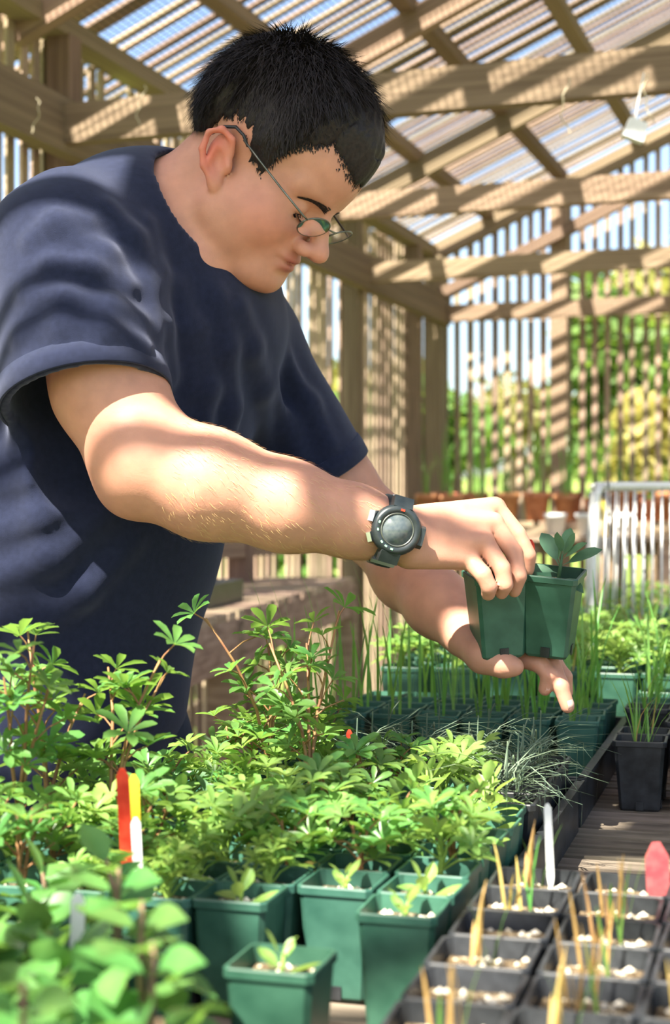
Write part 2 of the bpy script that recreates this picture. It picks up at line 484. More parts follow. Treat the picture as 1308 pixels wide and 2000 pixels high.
tree(1345, 520, 17.5, 1.0, 1.4, 'tree2', 2200, 'tall yellowish tree beyond the far wall beside the green one', 4)
tree(1290, 790, 11.2, 0.4, 0.4, 'tree3', 1000, 'ochre bush with dry leaves behind the far wall', 5)
tree(735, 690, 18.0, 0.9, 0.9, 'tree2', 1500, 'olive tree seen through the left wall between its posts', 6)
tree(600, 760, 11.0, 0.5, 0.7, 'tree1', 1300, 'small green tree seen through the left wall behind the sleeve', 7)
tree(30, 560, 9.0, 0.5, 0.6, 'tree1', 1000, 'green tree outside the left wall behind the shoulder', 8)

# ------------------------------------------------------------------ implicit-surface modelling (for the man)
def V3(p): return np.array(p, dtype=np.float64)
def cap(a, b, ra, rb):
    a, b = V3(a), V3(b); ba = b - a; bb = max(ba @ ba, 1e-12)
    def f(P):
        pa = P - a
        h = np.clip((pa @ ba) / bb, 0, 1)
        return np.linalg.norm(pa - h[:, None] * ba, axis=1) - (ra + (rb - ra) * h)
    c = (a + b) / 2
    return f, c, math.sqrt(bb) / 2 + max(ra, rb)
def ell(c, r, R=None):
    c, r = V3(c), V3(r); R_ = np.eye(3) if R is None else np.array(R, dtype=np.float64)
    def f(P):
        q = (P - c) @ R_.T
        k0 = np.linalg.norm(q / r, axis=1)
        k1 = np.linalg.norm(q / (r * r), axis=1)
        return k0 * (k0 - 1) / np.maximum(k1, 1e-9)
    return f, c, float(max(r))
def smin(a, b, k):
    h = np.maximum(k - np.abs(a - b), 0) / k
    return np.minimum(a, b) - h * h * k * 0.25
def smax(a, b, k): return -smin(-a, -b, k)

class Solid:
    def __init__(self): self.ops = []
    def add(self, prim, k=0.01): self.ops.append(('+', *prim, k)); return self
    def cut(self, prim, k=0.004): self.ops.append(('-', *prim, k)); return self
    def post(self, fn): self.ops.append(('f', fn, None, 0, 0)); return self
    def chain(self, pts, k=0.01, k2=None):
        for (a, ra), (b, rb) in zip(pts[:-1], pts[1:]):
            self.add(cap(a, b, ra, rb), k if k2 is None else k2)
        return self
    def ev(self, P, cc=None, cr=0.0):
        d = np.full(len(P), 0.06)
        for mode, f, c, r, k in self.ops:
            if mode == 'f':
                d = f(P, d); continue
            if cc is not None and np.linalg.norm(cc - c) - r - cr > 0.035 + k: continue
            x = f(P)
            d = smin(d, x, k) if mode == '+' else smax(d, -x, k)
        return d
    def mesh(self, name, lo, hi, h, mat, smooth_it=1):
        lo, hi = V3(lo), V3(hi)
        n = 14
        nb = np.ceil((hi - lo) / (h * n)).astype(int)
        gi = np.stack(np.meshgrid(*[np.arange(k) for k in nb], indexing='ij'), -1).reshape(-1, 3)
        cen = lo + (gi + 0.5) * n * h
        br = n * h * math.sqrt(3) / 2
        d0 = self.ev(cen)
        act = gi[np.abs(d0) < br * 1.35]
        loc = np.stack(np.meshgrid(*[np.arange(n + 1)] * 3, indexing='ij'), -1).reshape(-1, 3)
        off = np.array([(i, j, k) for i in (0, 1) for j in (0, 1) for k in (0, 1)])
        edges = [(a, b) for a in range(8) for b in range(a + 1, 8) if np.abs(off[a] - off[b]).sum() == 1]
        dim = nb * n + 2
        ids, pos, ex = [], [], []
        for g_ in act:
            P = lo + (g_ * n + loc) * h
            D = self.ev(P, lo + (g_ + 0.5) * n * h, br).reshape(n + 1, n + 1, n + 1)
            S = D < 0
            if S.all() or not S.any(): continue
            cs = [S[o[0]:o[0] + n, o[1]:o[1] + n, o[2]:o[2] + n] for o in off]
            anyv = np.logical_or.reduce(cs); allv = np.logical_and.reduce(cs)
            ii = np.argwhere(anyv & ~allv)
            if not len(ii): continue
            dv = np.stack([D[ii[:, 0] + o[0], ii[:, 1] + o[1], ii[:, 2] + o[2]] for o in off], 1)
            sv = dv < 0
            acc = np.zeros((len(ii), 3)); cnt = np.zeros(len(ii))
            for a, b in edges:
                m = sv[:, a] != sv[:, b]
                t_ = dv[m, a] / (dv[m, a] - dv[m, b])
                acc[m] += off[a] + t_[:, None] * (off[b] - off[a]); cnt[m] += 1
            G = g_ * n + ii
            pos.append(lo + (G + acc / cnt[:, None]) * h)
            ids.append((G[:, 0] * dim[1] + G[:, 1]) * dim[2] + G[:, 2])
            e = np.zeros((len(ii), 3), int)
            for ax, b in ((0, 4), (1, 2), (2, 1)):
                e[:, ax] = np.where(sv[:, 0] & ~sv[:, b], 1, np.where(~sv[:, 0] & sv[:, b], -1, 0))
            ex.append(e)
        ids = np.concatenate(ids); pos = np.concatenate(pos); ex = np.concatenate(ex)
        order = np.argsort(ids); ids, pos, ex = ids[order], pos[order], ex[order]
        st = (dim[1] * dim[2], dim[2], 1)
        quads = []
        for ax in range(3):
            u, v = (ax + 1) % 3, (ax + 2) % 3
            m = np.nonzero(ex[:, ax])[0]
            base = ids[m]
            look = [np.searchsorted(ids, np.clip(x, 0, ids[-1])) for x in (base - st[u] - st[v], base - st[v], base - st[u])]
            ok = np.ones(len(m), bool)
            for l, x in zip(look, (base - st[u] - st[v], base - st[v], base - st[u])): ok &= ids[np.minimum(l, len(ids) - 1)] == x
            q = np.stack([look[0], look[1], m, look[2]], 1)
            flip = ex[m, ax] < 0
            q[flip] = q[flip][:, ::-1]
            quads.append(q[ok])
        quads = np.concatenate(quads)
        for _ in range(smooth_it):          # light relaxation
            s_ = np.zeros_like(pos); c_ = np.zeros(len(pos))
            for a in range(4):
                b = (a + 1) % 4
                np.add.at(s_, quads[:, a], pos[quads[:, b]]); np.add.at(c_, quads[:, a], 1)
                np.add.at(s_, quads[:, b], pos[quads[:, a]]); np.add.at(c_, quads[:, b], 1)
            pos = pos * 0.5 + 0.5 * s_ / np.maximum(c_, 1)[:, None]
        me = bpy.data.meshes.new(name)
        me.vertices.add(len(pos)); me.vertices.foreach_set('co', pos.ravel())
        me.loops.add(quads.size); me.loops.foreach_set('vertex_index', quads.ravel().astype(np.int32))
        me.polygons.add(len(quads))
        me.polygons.foreach_set('loop_start', np.arange(0, quads.size, 4, dtype=np.int32))
        me.polygons.foreach_set('loop_total', np.full(len(quads), 4, dtype=np.int32))
        me.update(calc_edges=True); me.validate()
        me.materials.append(mat)
        me.shade_smooth()
        return me, pos

# ------------------------------------------------------------------ head frame
PSI, PHI, ROLL = math.radians(22), math.radians(42), math.radians(0)
HF = Vector((math.cos(PSI) * math.cos(PHI), -math.sin(PSI) * math.cos(PHI), -math.sin(PHI)))   # where the face points
HL = Vector((math.sin(PSI), math.cos(PSI), 0))                                                 # his left
HU = HF.cross(HL)
HO = W(489, 333, 1.74)
HM = np.array([HF, HL, HU])
HOv = V3(HO)
def HP(f, l, u): return HO + HF * f + HL * l + HU * u
MH = Matrix((HF, HL, HU)).transposed().to_4x4(); MH.translation = HO

def pl(x, xs_, ys_): return np.interp(x, xs_, ys_)
HEAD = Solid()
HEAD.add(ell((.008, 0, .060), (.097, .075, .090)), .01)
HEAD.add(ell((.048, 0, .057), (.073, .065, .062)), .02)
HEAD.add(ell((.052, 0, -.008), (.058, .060, .075)), .02)
HEAD.add(ell((.066, .038, -.024), (.036, .029, .038)), .018)        # cheek
HEAD.add(ell((.036, .050, -.044), (.044, .024, .044)), .02)         # side of jaw
HEAD.add(cap((.016, .050, -.060), (.084, .022, -.084), .021, .022), .025)
HEAD.add(ell((.096, 0, -.082), (.023, .027, .022)), .016)           # chin
HEAD.add(ell((.080, 0, -.052), (.036, .036, .036)), .014)
HEAD.add(ell((.055, 0, -.082), (.040, .034, .024)), .016)            # under the chin
HEAD.add(ell((.1085, 0, -.0455), (.0105, .023, .0062)), .005)       # lips
HEAD.add(ell((.1080, 0, -.0570), (.0100, .020, .0066)), .005)
HEAD.cut(ell((.1205, 0, -.0512), (.0105, .027, .0024)), .0022)
HEAD.cut(ell((.1160, .0265, -.0525), (.010, .006, .0040)), .005)    # mouth corner
HEAD.cut(ell((.120, 0, -.068), (.007, .020, .005)), .008)           # under the lip
HEAD.add(cap((.105, 0, .022), (.1310, 0, -.015), .0095, .0110), .011)   # nose
HEAD.add(ell((.1335, 0, -.0195), (.0135, .0130, .0118)), .006)
HEAD.add(ell((.1195, .0135, -.0255), (.0130, .0080, .0090)), .005)
HEAD.cut(ell((.124, .0072, -.0355), (.006, .0035, .0045)), .003)
HEAD.add(cap((.100, .014, .032), (.086, .046, .034), .010, .011), .014)  # brow
HEAD.cut(ell((.112, .033, .012), (.016, .020, .011)), .014)         # eye socket
HEAD.add(ell((.0890, .032, .010), (.0138, .0150, .0125)), .004)     # closed lids
HEAD.cut(ell((.1015, .032, .0035), (.0060, .0150, .0012)), .002)
HEAD.cut(ell((.060, .090, .030), (.030, .022, .030)), .02)          # temple
# ear, leaning back
def earp(f, l, u):
    a = math.radians(24); f = f * .82
    return (f * math.cos(a) - (u + .0) * math.sin(a) + .002, l, f * math.sin(a) + u * math.cos(a) - .004)
ER = Matrix.Rotation(0.30, 3, 'Z') @ Matrix.Rotation(math.radians(24), 3, 'Y')
HEAD.add(ell(earp(-.004, .074, .002), (.0145, .0065, .028), ER), .006)
EARC = [(.011, .071, .010), (.011, .077, .025), (-.004, .083, .033), (-.019, .087, .025), (-.023, .087, .006), (-.017, .084, -.012), (-.006, .079, -.023)]
for a_, b_ in zip(EARC[:-1], EARC[1:]): HEAD.add(cap(earp(*a_), earp(*b_), .0038, .0040), .003)
HEAD.add(ell(earp(.000, .076, -.027), (.0085, .0050, .0105), ER), .005)
HEAD.add(cap(earp(-.008, .080, .016), earp(-.013, .081, -.008), .0032, .0032), .003)
HEAD.add(ell(earp(.012, .071, -.004), (.004, .006, .008), ER), .004)        # tragus
HEAD.cut(ell(earp(.001, .083, -.001), (.0075, .0090, .0140), ER), .003)
HEAD.cut(ell(earp(-.010, .087, .020), (.0070, .0045, .0075), ER), .003)
def head_local(q):
    q = q.copy()
    q[:, 1] = np.abs(q[:, 1])
    q[:, 2] = np.where(q[:, 2] < 0, q[:, 2] * 1.07, q[:, 2] * 1.03)
    q[:, 0] = np.where(q[:, 0] > 0.03, .03 + (q[:, 0] - .03) * 1.06, q[:, 0])
    return HEAD.ev(q)
def head_fn(P):
    return head_local((P - HOv) @ HM.T)
HEADP = (head_fn, V3(HP(.01, 0, .02)), 0.175)

# ------------------------------------------------------------------ body of the man
body = Solid()
body.add(HEADP, .005)
NB = W(330, 452, 1.755)                                             # neck base
body.add(cap(HP(-.026, 0, -.020), NB, .055, .063), .018)
body.add(cap(HP(.000, 0, -.060), W(378, 520, 1.725), .038, .046), .016)   # throat
body.add(cap(NB, W(160, 470, 1.70), .058, .050), .03)
body.add(cap(NB, W(440, 620, 1.90), .058, .050), .03)
HIP = W(130, 1400, 1.81)
TU = (NB - HIP).normalized()
TF = Vector((.75, -.65, 0)); TF = (TF - TU * TF.dot(TU)).normalized()
TL = TU.cross(TF)
TR = [TF, TL, TU]
body.add(ell(W(265, 660, 1.80), (.115, .165, .20), TR), .03)
body.add(ell(W(180, 1050, 1.80), (.115, .15, .24), TR), .03)
body.add(ell(W(130, 1400, 1.81), (.10, .15, .14), TR), .03)
# right arm
R_SH, R_EL = W(128, 490, 1.665), W(286, 903, 1.590)
body.chain([(R_SH, .058), (W(212, 760, 1.612), .0570), (R_EL, .0545), (W(405, 945, 1.585), .0550), (W(560, 988, 1.585), .0450), (W(690, 1018, 1.592), .0355), (W(790, 1047, 1.602), .0285)], .02)
body.add(cap(W(255, 955, 1.60), W(275, 935, 1.59), .020, .024), .03)   # point of the elbow
RW = W(800, 1050, 1.603)
RK = [W(966, 992, 1.660), W(962, 1022, 1.634), W(944, 1058, 1.617), W(914, 1092, 1.612)]
for kk, (p, rr) in enumerate(zip(RK, (.0125, .0125, .0122, .0115))):
    body.add(cap(RW + Vector((0, .012 - .006 * kk, .016 - .0105 * kk)), p, .0175, rr), .008)
body.add(cap(W(850, 1035, 1.618), W(915, 1035, 1.645), .022, .016), .012)
body.chain([(RK[0], .0112), (W(1010, 1042, 1.654), .0092), (W(1032, 1085, 1.652), .0084), (W(1030, 1113, 1.657), .0074)], .003, .0016)
body.chain([(RK[1], .0112), (W(1004, 1080, 1.626), .0094), (W(1013, 1125, 1.620), .0086), (W(1004, 1154, 1.628), .0074)], .003, .0016)
body.chain([(RK[2], .0112), (W(980, 1110, 1.606), .0094), (W(986, 1142, 1.606), .0086), (W(979, 1157, 1.614), .0076)], .003, .0016)
body.chain([(RK[3], .0106), (W(943, 1122, 1.598), .0092), (W(955, 1147, 1.598), .0084), (W(953, 1160, 1.606), .0076)], .003, .0016)
body.chain([(W(840, 1065, 1.625), .017), (W(895, 1085, 1.662), .0135), (W(945, 1092, 1.690), .0112), (W(985, 1105, 1.700), .0095)], .012)   # thumb behind the pot
# left arm
L_SH, L_EL = W(478, 690, 1.93), W(735, 1035, 1.965)
LW = W(905, 1232, 1.755)
body.chain([(L_SH, .056), (W(650, 940, 1.965), .0490), (L_EL, .0440), (W(800, 1118, 1.88), .0450), (W(855, 1180, 1.81), .0370), (LW, .0285)], .02)
LK = [W(1010, 1284, 1.705), W(1022, 1281, 1.722), W(1024, 1279, 1.742), W(1015, 1278, 1.762)]
for kk, (p, rr) in enumerate(zip(LK, (.0115, .0115, .011, .0105))):
    body.add(cap(LW + Vector((0, -.018 + .012 * kk, -.004)), p, .0175, rr), .014)
body.chain([(LK[0], .0110), (W(1052, 1296, 1.690), .0098), (W(1072, 1318, 1.684), .0088), (W(1064, 1346, 1.688), .0076)], .006, .003)
body.chain([(LK[1], .0110), (W(1078, 1300, 1.700), .0100), (W(1095, 1340, 1.684), .0092), (W(1108, 1380, 1.682), .0078)], .006, .003)
body.chain([(LK[2], .0108), (W(1082, 1296, 1.735), .0098), (W(1102, 1322, 1.732), .0088), (W(1106, 1352, 1.735), .0075)], .006, .003)
body.chain([(LK[3], .0100), (W(1058, 1290, 1.768), .0088), (W(1078, 1305, 1.768), .0078), (W(1082, 1328, 1.770), .0068)], .006, .003)
body.chain([(W(905, 1248, 1.725), .0210), (W(945, 1282, 1.690), .0175), (W(982, 1298, 1.676), .0125), (W(1006, 1303, 1.672), .0095)], .012)
def skin_mat():
    m, nt, b, out = nodes('skin')
    at = nt.nodes.new('ShaderNodeAttribute'); at.attribute_name = 'tint'
    rp, nz = noise_ramp(nt, 55, [(0.3, (0.90, 0.88, 0.88)), (0.7, (1.06, 1.04, 1.03))], 5)
    mx = nt.nodes.new('ShaderNodeMix'); mx.data_type = 'RGBA'; mx.blend_type = 'MULTIPLY'; mx.inputs[0].default_value = 1
    nt.links.new(at.outputs['Color'], mx.inputs[6]); nt.links.new(rp.outputs[0], mx.inputs[7])
    nt.links.new(mx.outputs[2], b.inputs['Base Color'])
    b.inputs['Roughness'].default_value = 0.48
    b.inputs['Specular IOR Level'].default_value = 0.35
    b.inputs['Subsurface Weight'].default_value = 0.22
    b.inputs['Subsurface Radius'].default_value = (1.0, 0.35, 0.2)
    b.inputs['Subsurface Scale'].default_value = 0.006
    n2 = nt.nodes.new('ShaderNodeTexNoise'); n2.inputs['Scale'].default_value = 420
    bump(nt, b, n2.outputs['Fac'], 0.12, 0.001)
    return m
M['skin'] = skin_mat()
me, vp = body.mesh('person', (-.52, 1.42, .80), (.30, 2.12, 1.62), .0022, M['skin'], 2)
q = (vp - HOv) @ HM.T
al = np.abs(q[:, 1])
q[:, 2] = np.where(q[:, 2] < 0, q[:, 2] * 1.07, q[:, 2])
q[:, 0] = np.where(q[:, 0] > .03, .03 + (q[:, 0] - .03) * 1.06, q[:, 0])
base = np.array((.54, .275, .19))
tint = np.tile(base, (len(vp), 1))
def blend(w, c):
    global tint
    w = np.clip(w, 0, 1)[:, None]
    tint = tint * (1 - w) + np.array(c) * w
def blob(c, r): return np.exp(-(((q[:, 0] - c[0]) / r[0]) ** 2 + ((al - c[1]) / r[1]) ** 2 + ((q[:, 2] - c[2]) / r[2]) ** 2))
blend(.65 * blob((.075, .05, -.025), (.035, .035, .03)), (.60, .235, .18))
blend(.55 * blob((.128, 0, -.022), (.02, .02, .016)), (.62, .25, .20))
blend(1.0 * blob((.118, 0, -.0455), (.012, .022, .0055)) + .9 * blob((.117, 0, -.0575), (.012, .019, .006)), (.40, .12, .115))
blend(.9 * blob((-.004, .086, .004), (.028, .012, .040)), (.62, .16, .11))
ca = me.color_attributes.new('tint', 'FLOAT_COLOR', 'POINT')
ca.data.foreach_set('color', np.concatenate([tint, np.ones((len(tint), 1))], 1).astype(np.float32).ravel())
man = inst('person', me)
tag(man, 'person in a navy t-shirt and glasses bending over the plants, lifting two small pots', 'person')

M['nail'] = mat_noise('finger_nail', [(0.3, (.62, .36, .30)), (0.7, (.70, .44, .37))], 80, 0.25, 0.5)
def nail(a, b, r, nrm, name='finger_nail'):
    a, b, nrm = Vector(a), Vector(b), Vector(nrm)
    d_ = (b - a).normalized(); n_ = (nrm - d_ * nrm.dot(d_)).normalized(); s_ = d_.cross(n_)
    m_ = MB(); L_, w_ = .0105, r * .78
    for i in range(5):
        for j in range(5):
            u, v = i / 4 - .5, j / 4 * 2 - 1
            ww = w_ * (1 - .25 * max(0, abs(u) - .25) * 4 * abs(u))
            p = b + d_ * (u * L_) + s_ * (v * ww) + n_ * (r * math.sqrt(max(.1, 1 - .55 * v * v)) + .0004 - .0016 * max(0, u) ** 2 * 8)
            m_.v.append(tuple(p))
    for i in range(4):
        for j in range(4):
            k_ = i * 5 + j
            m_.f.append((k_, k_ + 1, k_ + 6, k_ + 5)); m_.mi.append(0)
    return m_.obj(name, M['nail'], man, True)
nail(W(982, 1298, 1.676), W(1004, 1303, 1.672), .0098, (-.1, -1, .25), 'thumb_nail')
nail(W(1095, 1340, 1.684), W(1107, 1378, 1.682), .0080, (.75, -.65, 0))
nail(W(1072, 1318, 1.684), W(1065, 1342, 1.688), .0078, (.6, -.6, -.1))

# fine hairs on the forearm
ra_ = np.random.RandomState(3)
nrm_ = np.zeros(len(me.vertices) * 3, np.float32); me.vertex_normals.foreach_get('vector', nrm_); nrm_ = nrm_.reshape(-1, 3)
fa0, fa1 = V3(W(330, 950, 1.585)), V3(W(725, 1030, 1.595))
tt_ = ((vp - fa0) @ (fa1 - fa0)) / ((fa1 - fa0) @ (fa1 - fa0))
ds_ = np.linalg.norm(vp - (fa0 + np.clip(tt_, 0, 1)[:, None] * (fa1 - fa0)), axis=1)
cand = np.nonzero((tt_ > 0) & (tt_ < 1) & (ds_ < .075) & (nrm_[:, 1] < .3))[0]
ah = MB(); ax_ = Vector(fa1 - fa0).normalized()
for i_ in ra_.choice(cand, 700, replace=False):
    p_, n__ = Vector(vp[i_]), Vector(nrm_[i_])
    dd = (ax_ * .9 + Vector((0, 0, -.5)) + Vector(ra_.normal(size=3) * .3)); dd = (dd - n__ * dd.dot(n__)).normalized() * ra_.uniform(.005, .010)
    ah.ribbon([p_, p_ + dd * .5 + n__ * .0016, p_ + dd + n__ * .002], [.00035, .0003, .0001], n__.cross(dd))
M['arm_hair'] = mat_noise('golden_arm_hair', [(0.3, (.50, .32, .14)), (0.7, (.66, .45, .22))], 80, 0.4, 0.5)
ah.obj('arm_hair', M['arm_hair'], man)['kind'] = 'stuff'

# ------------------------------------------------------------------ t-shirt
def plane_side(P, p0, n): return (P - V3(p0)) @ V3(n)
shirt = Solid()
shirt.add(ell(W(262, 665, 1.80), (.142, .192, .225), TR), .03)
shirt.add(ell(W(170, 1040, 1.80), (.140, .180, .27), TR), .05)
shirt.add(ell(W(118, 1390, 1.81), (.118, .168, .17), TR), .05)
shirt.add(cap(W(150, 488, 1.69), W(290, 465, 1.76), .060, .060), .05)
shirt.add(cap(W(150, 500, 1.69), W(60, 650, 1.80), .066, .10), .05)
shirt.add(cap(W(330, 452, 1.78), W(470, 672, 1.92), .056, .066), .04)
shirt.add(cap(W(400, 600, 1.74), W(450, 650, 1.82), .05, .06), .04)
def sleeve(a, b, ra, rb):
    f, c, r = cap(a, b, ra, rb)
    a, b = V3(a), V3(b); n = (b - a) / np.linalg.norm(b - a)
    return (lambda P: smax(f(P), (P - b) @ n, .004)), c, r
RS0, RS1 = W(122, 490, 1.668), W(168, 785, 1.605)
LS0, LS1 = W(481, 688, 1.93), W(618, 935, 1.965)
shirt.add(sleeve(RS0, RS1, .078, .090), .035)
shirt.add(sleeve(LS0, LS1, .070, .074), .035)
# folds: ridges laid on the cloth where the photograph shows them
def on_shirt(px, py):
    o_ = V3((0, 0, CAMZ)); r_ = V3(W(px, py, 1.0)) - o_
    d_ = 1.35
    for _ in range(60):
        x = shirt.ev((o_ + r_ * d_)[None, :])[0]
        if x < .0005: break
        d_ += max(x * .8, .0008)
    return d_
def fold(pts, r, sink=.45, k=.022):
    P3 = []
    for px, py in pts:
        d_ = on_shirt(px, py)
        P3.append(W(px, py, d_ + r * sink))
    n = len(P3)
    for i in range(n - 1):
        t0, t1 = i / (n - 1), (i + 1) / (n - 1)
        fr = lambda t_: r * (.25 + .75 * math.sin(math.pi * min(max(t_ * .9 + .05, 0), 1)))
        folds_.append((cap(P3[i], P3[i + 1], fr(t0), fr(t1)), k))
folds_ = []
fold([(285, 440), (300, 540), (310, 640), (330, 730)], .010)
fold([(345, 560), (362, 640), (375, 760)], .008)
fold([(425, 580), (440, 680), (448, 800), (440, 880)], .009)
fold([(468, 600), (490, 680), (510, 760), (520, 860)], .008)
fold([(390, 640), (405, 760), (395, 860)], .007)
fold([(210, 410), (255, 470), (280, 560), (300, 650)], .010)
fold([(150, 470), (205, 500), (250, 560)], .008)
fold([(60, 470), (110, 440), (170, 435)], .007)
fold([(50, 575), (130, 590), (215, 600), (270, 630)], .009)
fold([(40, 660), (120, 640), (200, 650), (280, 680)], .008)
fold([(100, 520), (180, 530), (240, 560)], .007)
fold([(0, 950), (70, 935), (130, 900)], .013)
fold([(0, 1040), (80, 1010), (150, 960)], .013)
fold([(0, 1130), (100, 1090), (200, 1010)], .012)
fold([(40, 1250), (160, 1160), (260, 1060)], .010)
fold([(560, 700), (600, 790), (640, 870)], .007)
fold([(530, 740), (560, 830), (590, 900)], .006)
for pr_, k_ in folds_: shirt.add(pr_, k_)
def folds(P, d):
    w = np.sin(P[:, 0] * 61 + 3.1 * np.sin(P[:, 2] * 9.0 + P[:, 1] * 11)) * np.sin(P[:, 2] * 13 + P[:, 1] * 17 + 1.0)
    return d + .0014 * w
shirt.post(folds)
for a_, b_, ra, rb in ((RS0, RS1, .078, .090), (LS0, LS1, .070, .074)):
    d_ = (b_ - a_).normalized()
    shirt.cut(cap(b_ - d_ * .004, b_ + d_ * .06, rb - .013, rb - .004), .003)
NAX = Vector((.77, -.32, .56)).normalized()
NC = W(347, 443, 1.752)
shirt.cut(cap(NC - NAX * .028, NC + NAX * .2, .0735, .0735), .004)
def cloth_mat(name, c1, c2):
    m, nt, b, out = nodes(name)
    rp, nz = noise_ramp(nt, 140, [(0.3, c1), (0.7, c2)], 6)
    nt.links.new(rp.outputs[0], b.inputs['Base Color'])
    b.inputs['Roughness'].default_value = 0.9
    b.inputs['Specular IOR Level'].default_value = 0.2
    b.inputs['Sheen Weight'].default_value = 0.25
    b.inputs['Sheen Roughness'].default_value = 0.5
    b.inputs['Sheen Tint'].default_value = (0.6, 0.65, 0.9, 1)
    n2 = nt.nodes.new('ShaderNodeTexNoise'); n2.inputs['Scale'].default_value = 900; n2.inputs['Detail'].default_value = 3
    bump(nt, b, n2.outputs['Fac'], 0.35, 0.001)
    return m
M['shirt'] = cloth_mat('navy_cotton', (0.006, 0.0095, 0.028), (0.0105, 0.015, 0.040))
M['denim'] = cloth_mat('dark_denim', (0.010, 0.014, 0.035), (0.018, 0.024, 0.05))
sme, _ = shirt.mesh('t_shirt', (-.62, 1.40, .74), (.12, 2.12, 1.56), .0040, M['shirt'], 3)
sh = inst('t_shirt', sme, man); sh['label'] = 'plain navy cotton t-shirt'
# ribbed collar and sleeve hems
def ring_pts(c, n, rad, k=48, ref=Vector((0, 0, 1))):
    n = n.normalized(); x = n.cross(ref).normalized(); y = n.cross(x)
    return [c + (x * math.cos(2 * math.pi * i / k) + y * math.sin(2 * math.pi * i / k)) * rad for i in range(k)]
def band(name, c, n, r0, r1, w, th, mat, parent, k=56):
    """flat ring band: from radius r0 to r1 over the width w along n"""
    m = MB(); n = n.normalized()
    loops = []
    for off, rad in ((0, r0), (0, r0 - th), (w, r1 - th), (w + th * .4, r1 - th * .5), (w, r1), (w * .5, (r0 + r1) / 2 + th * .35)):
        loops.append(ring_pts(c + n * off, n, rad, k))
    for L in loops: m.v += [tuple(p) for p in L]
    nl = len(loops)
    for i in range(nl):
        j = (i + 1) % nl
        for a in range(k):
            b = (a + 1) % k
            m.f.append((i * k + a, i * k + b, j * k + b, j * k + a)); m.mi.append(0)
    return m.obj(name, mat, parent, True)
cl = band('collar', NC - NAX * .022, NAX, .0825, .0765, .027, .005, M['shirt'], man)
d_ = (RS1 - RS0).normalized()
band('sleeve_hem', RS1 - d_ * .026, d_, .0905, .0915, .025, .003, M['shirt'], man)
d_ = (LS1 - LS0).normalized()
band('sleeve_hem', LS1 - d_ * .026, d_, .0748, .0755, .025, .003, M['shirt'], man)
# trousers and shoes (behind the bench)
tr = Solid()
tr.add(ell(W(118, 1400, 1.81), (.105, .155, .15), TR), .03)
for sgn, fx in ((-1, -.06), (1, .02)):
    hp = HIP + TL * (.085 * sgn) - Vector((0, 0, .04))
    kn = Vector((hp.x - .03 + fx * .3, hp.y + .02, .50)); an = Vector((hp.x - .05 + fx, hp.y + .04, .09))
    tr.chain([(hp, .088), (kn, .066), (an, .056)], .03)
tme, _ = tr.mesh('trousers', (-.70, 1.40, -.02), (.1, 2.3, 1.16), .0075, M['denim'], 2)
inst('trousers', tme, man)
M['boot'] = mat_noise('brown_leather', [(0.3, (0.05, 0.03, 0.02)), (0.7, (0.10, 0.06, 0.04))], 40, 0.5, 0.4)
for sgn, fx in ((-1, -.06), (1, .02)):
    hp = HIP + TL * (.085 * sgn)
    an = Vector((hp.x - .05 + fx, hp.y + .04, .09))
    bt = Solid().add(cap((an.x - .02, an.y, .055), (an.x + .14, an.y - .09, .042), .05, .042), .02).add(cap((an.x - .02, an.y, .055), an, .05, .05), .02)
    bt.post(lambda P, d: smax(d, .0 - P[:, 2], .004))
    bm_, _ = bt.mesh('boot', (an.x - .12, an.y - .2, -.02), (an.x + .25, an.y + .12, .2), .006, M['boot'], 1)
    inst('boot', bm_, man)

# ------------------------------------------------------------------ hair
def hairline(f, a):
    """lowest u that grows hair at forward position f and side distance a (local head frame)"""
    side = pl(f, [-.12, -.078, -.062, -.046, -.034, -.020, .008, .018, .028, .046, .052, .062, .075, .090, .12],
                 [-.060, -.050, -.040, -.008, .026, .040, .040, .026, .014, .012, .044, .058, .074, .092, .10])
    front = pl(a, [0, .02, .04, .05, .07], [.066, .068, .078, .092, .10])
    w_ = np.clip((f - .060) / .035, 0, 1); w_ = w_ * w_ * (3 - 2 * w_)
    return side * (1 - w_) + np.minimum(side, front) * w_
hair = Solid()
hair.add(ell((.004, 0, .058), (.113, .088, .098)), .01)
hair.add(ell((.058, 0, .092), (.076, .074, .074)), .02)
hair.add(ell((.000, 0, .090), (.090, .078, .070)), .02)
def hair_cut(P, d):
    f, a, u = P[:, 0], np.abs(P[:, 1]), P[:, 2]
    dh = head_local(P)
    lo_ = hairline(f, a) + .004 * np.sin(f * 400 + a * 300) + .003 * np.sin(f * 910)
    thick = np.interp(u - lo_, [0, .02, .05, .10], [.0010, .0045, .009, .014])
    thick = thick + .009 * np.clip((f - .02) / .06, 0, 1) * np.clip((u - lo_) / .04, 0, 1) + .006 * np.clip((-.03 - f) / .04, 0, 1) * np.clip((u - lo_) / .04, 0, 1)
    d = np.maximum(d, dh - thick)
    d = np.maximum(d, (lo_ + .004 - u) * .8)
    return d + .0010 * np.sin(P[:, 1] * 420 + P[:, 0] * 120) * np.sin(f * 160)
hair.post(hair_cut)
M['hair'] = mat_noise('dark_brown_hair', [(0.3, (0.008, 0.007, 0.008)), (0.7, (0.024, 0.018, 0.017))], 300, 0.55, 0.3, (1, 1, 1), 0.3, 0.002)
hme, _ = hair.mesh('hair', (-.12, -.10, -.07), (.14, .10, .19), .0028, M['hair'], 1)
hr = inst('hair', hme, man, MH)
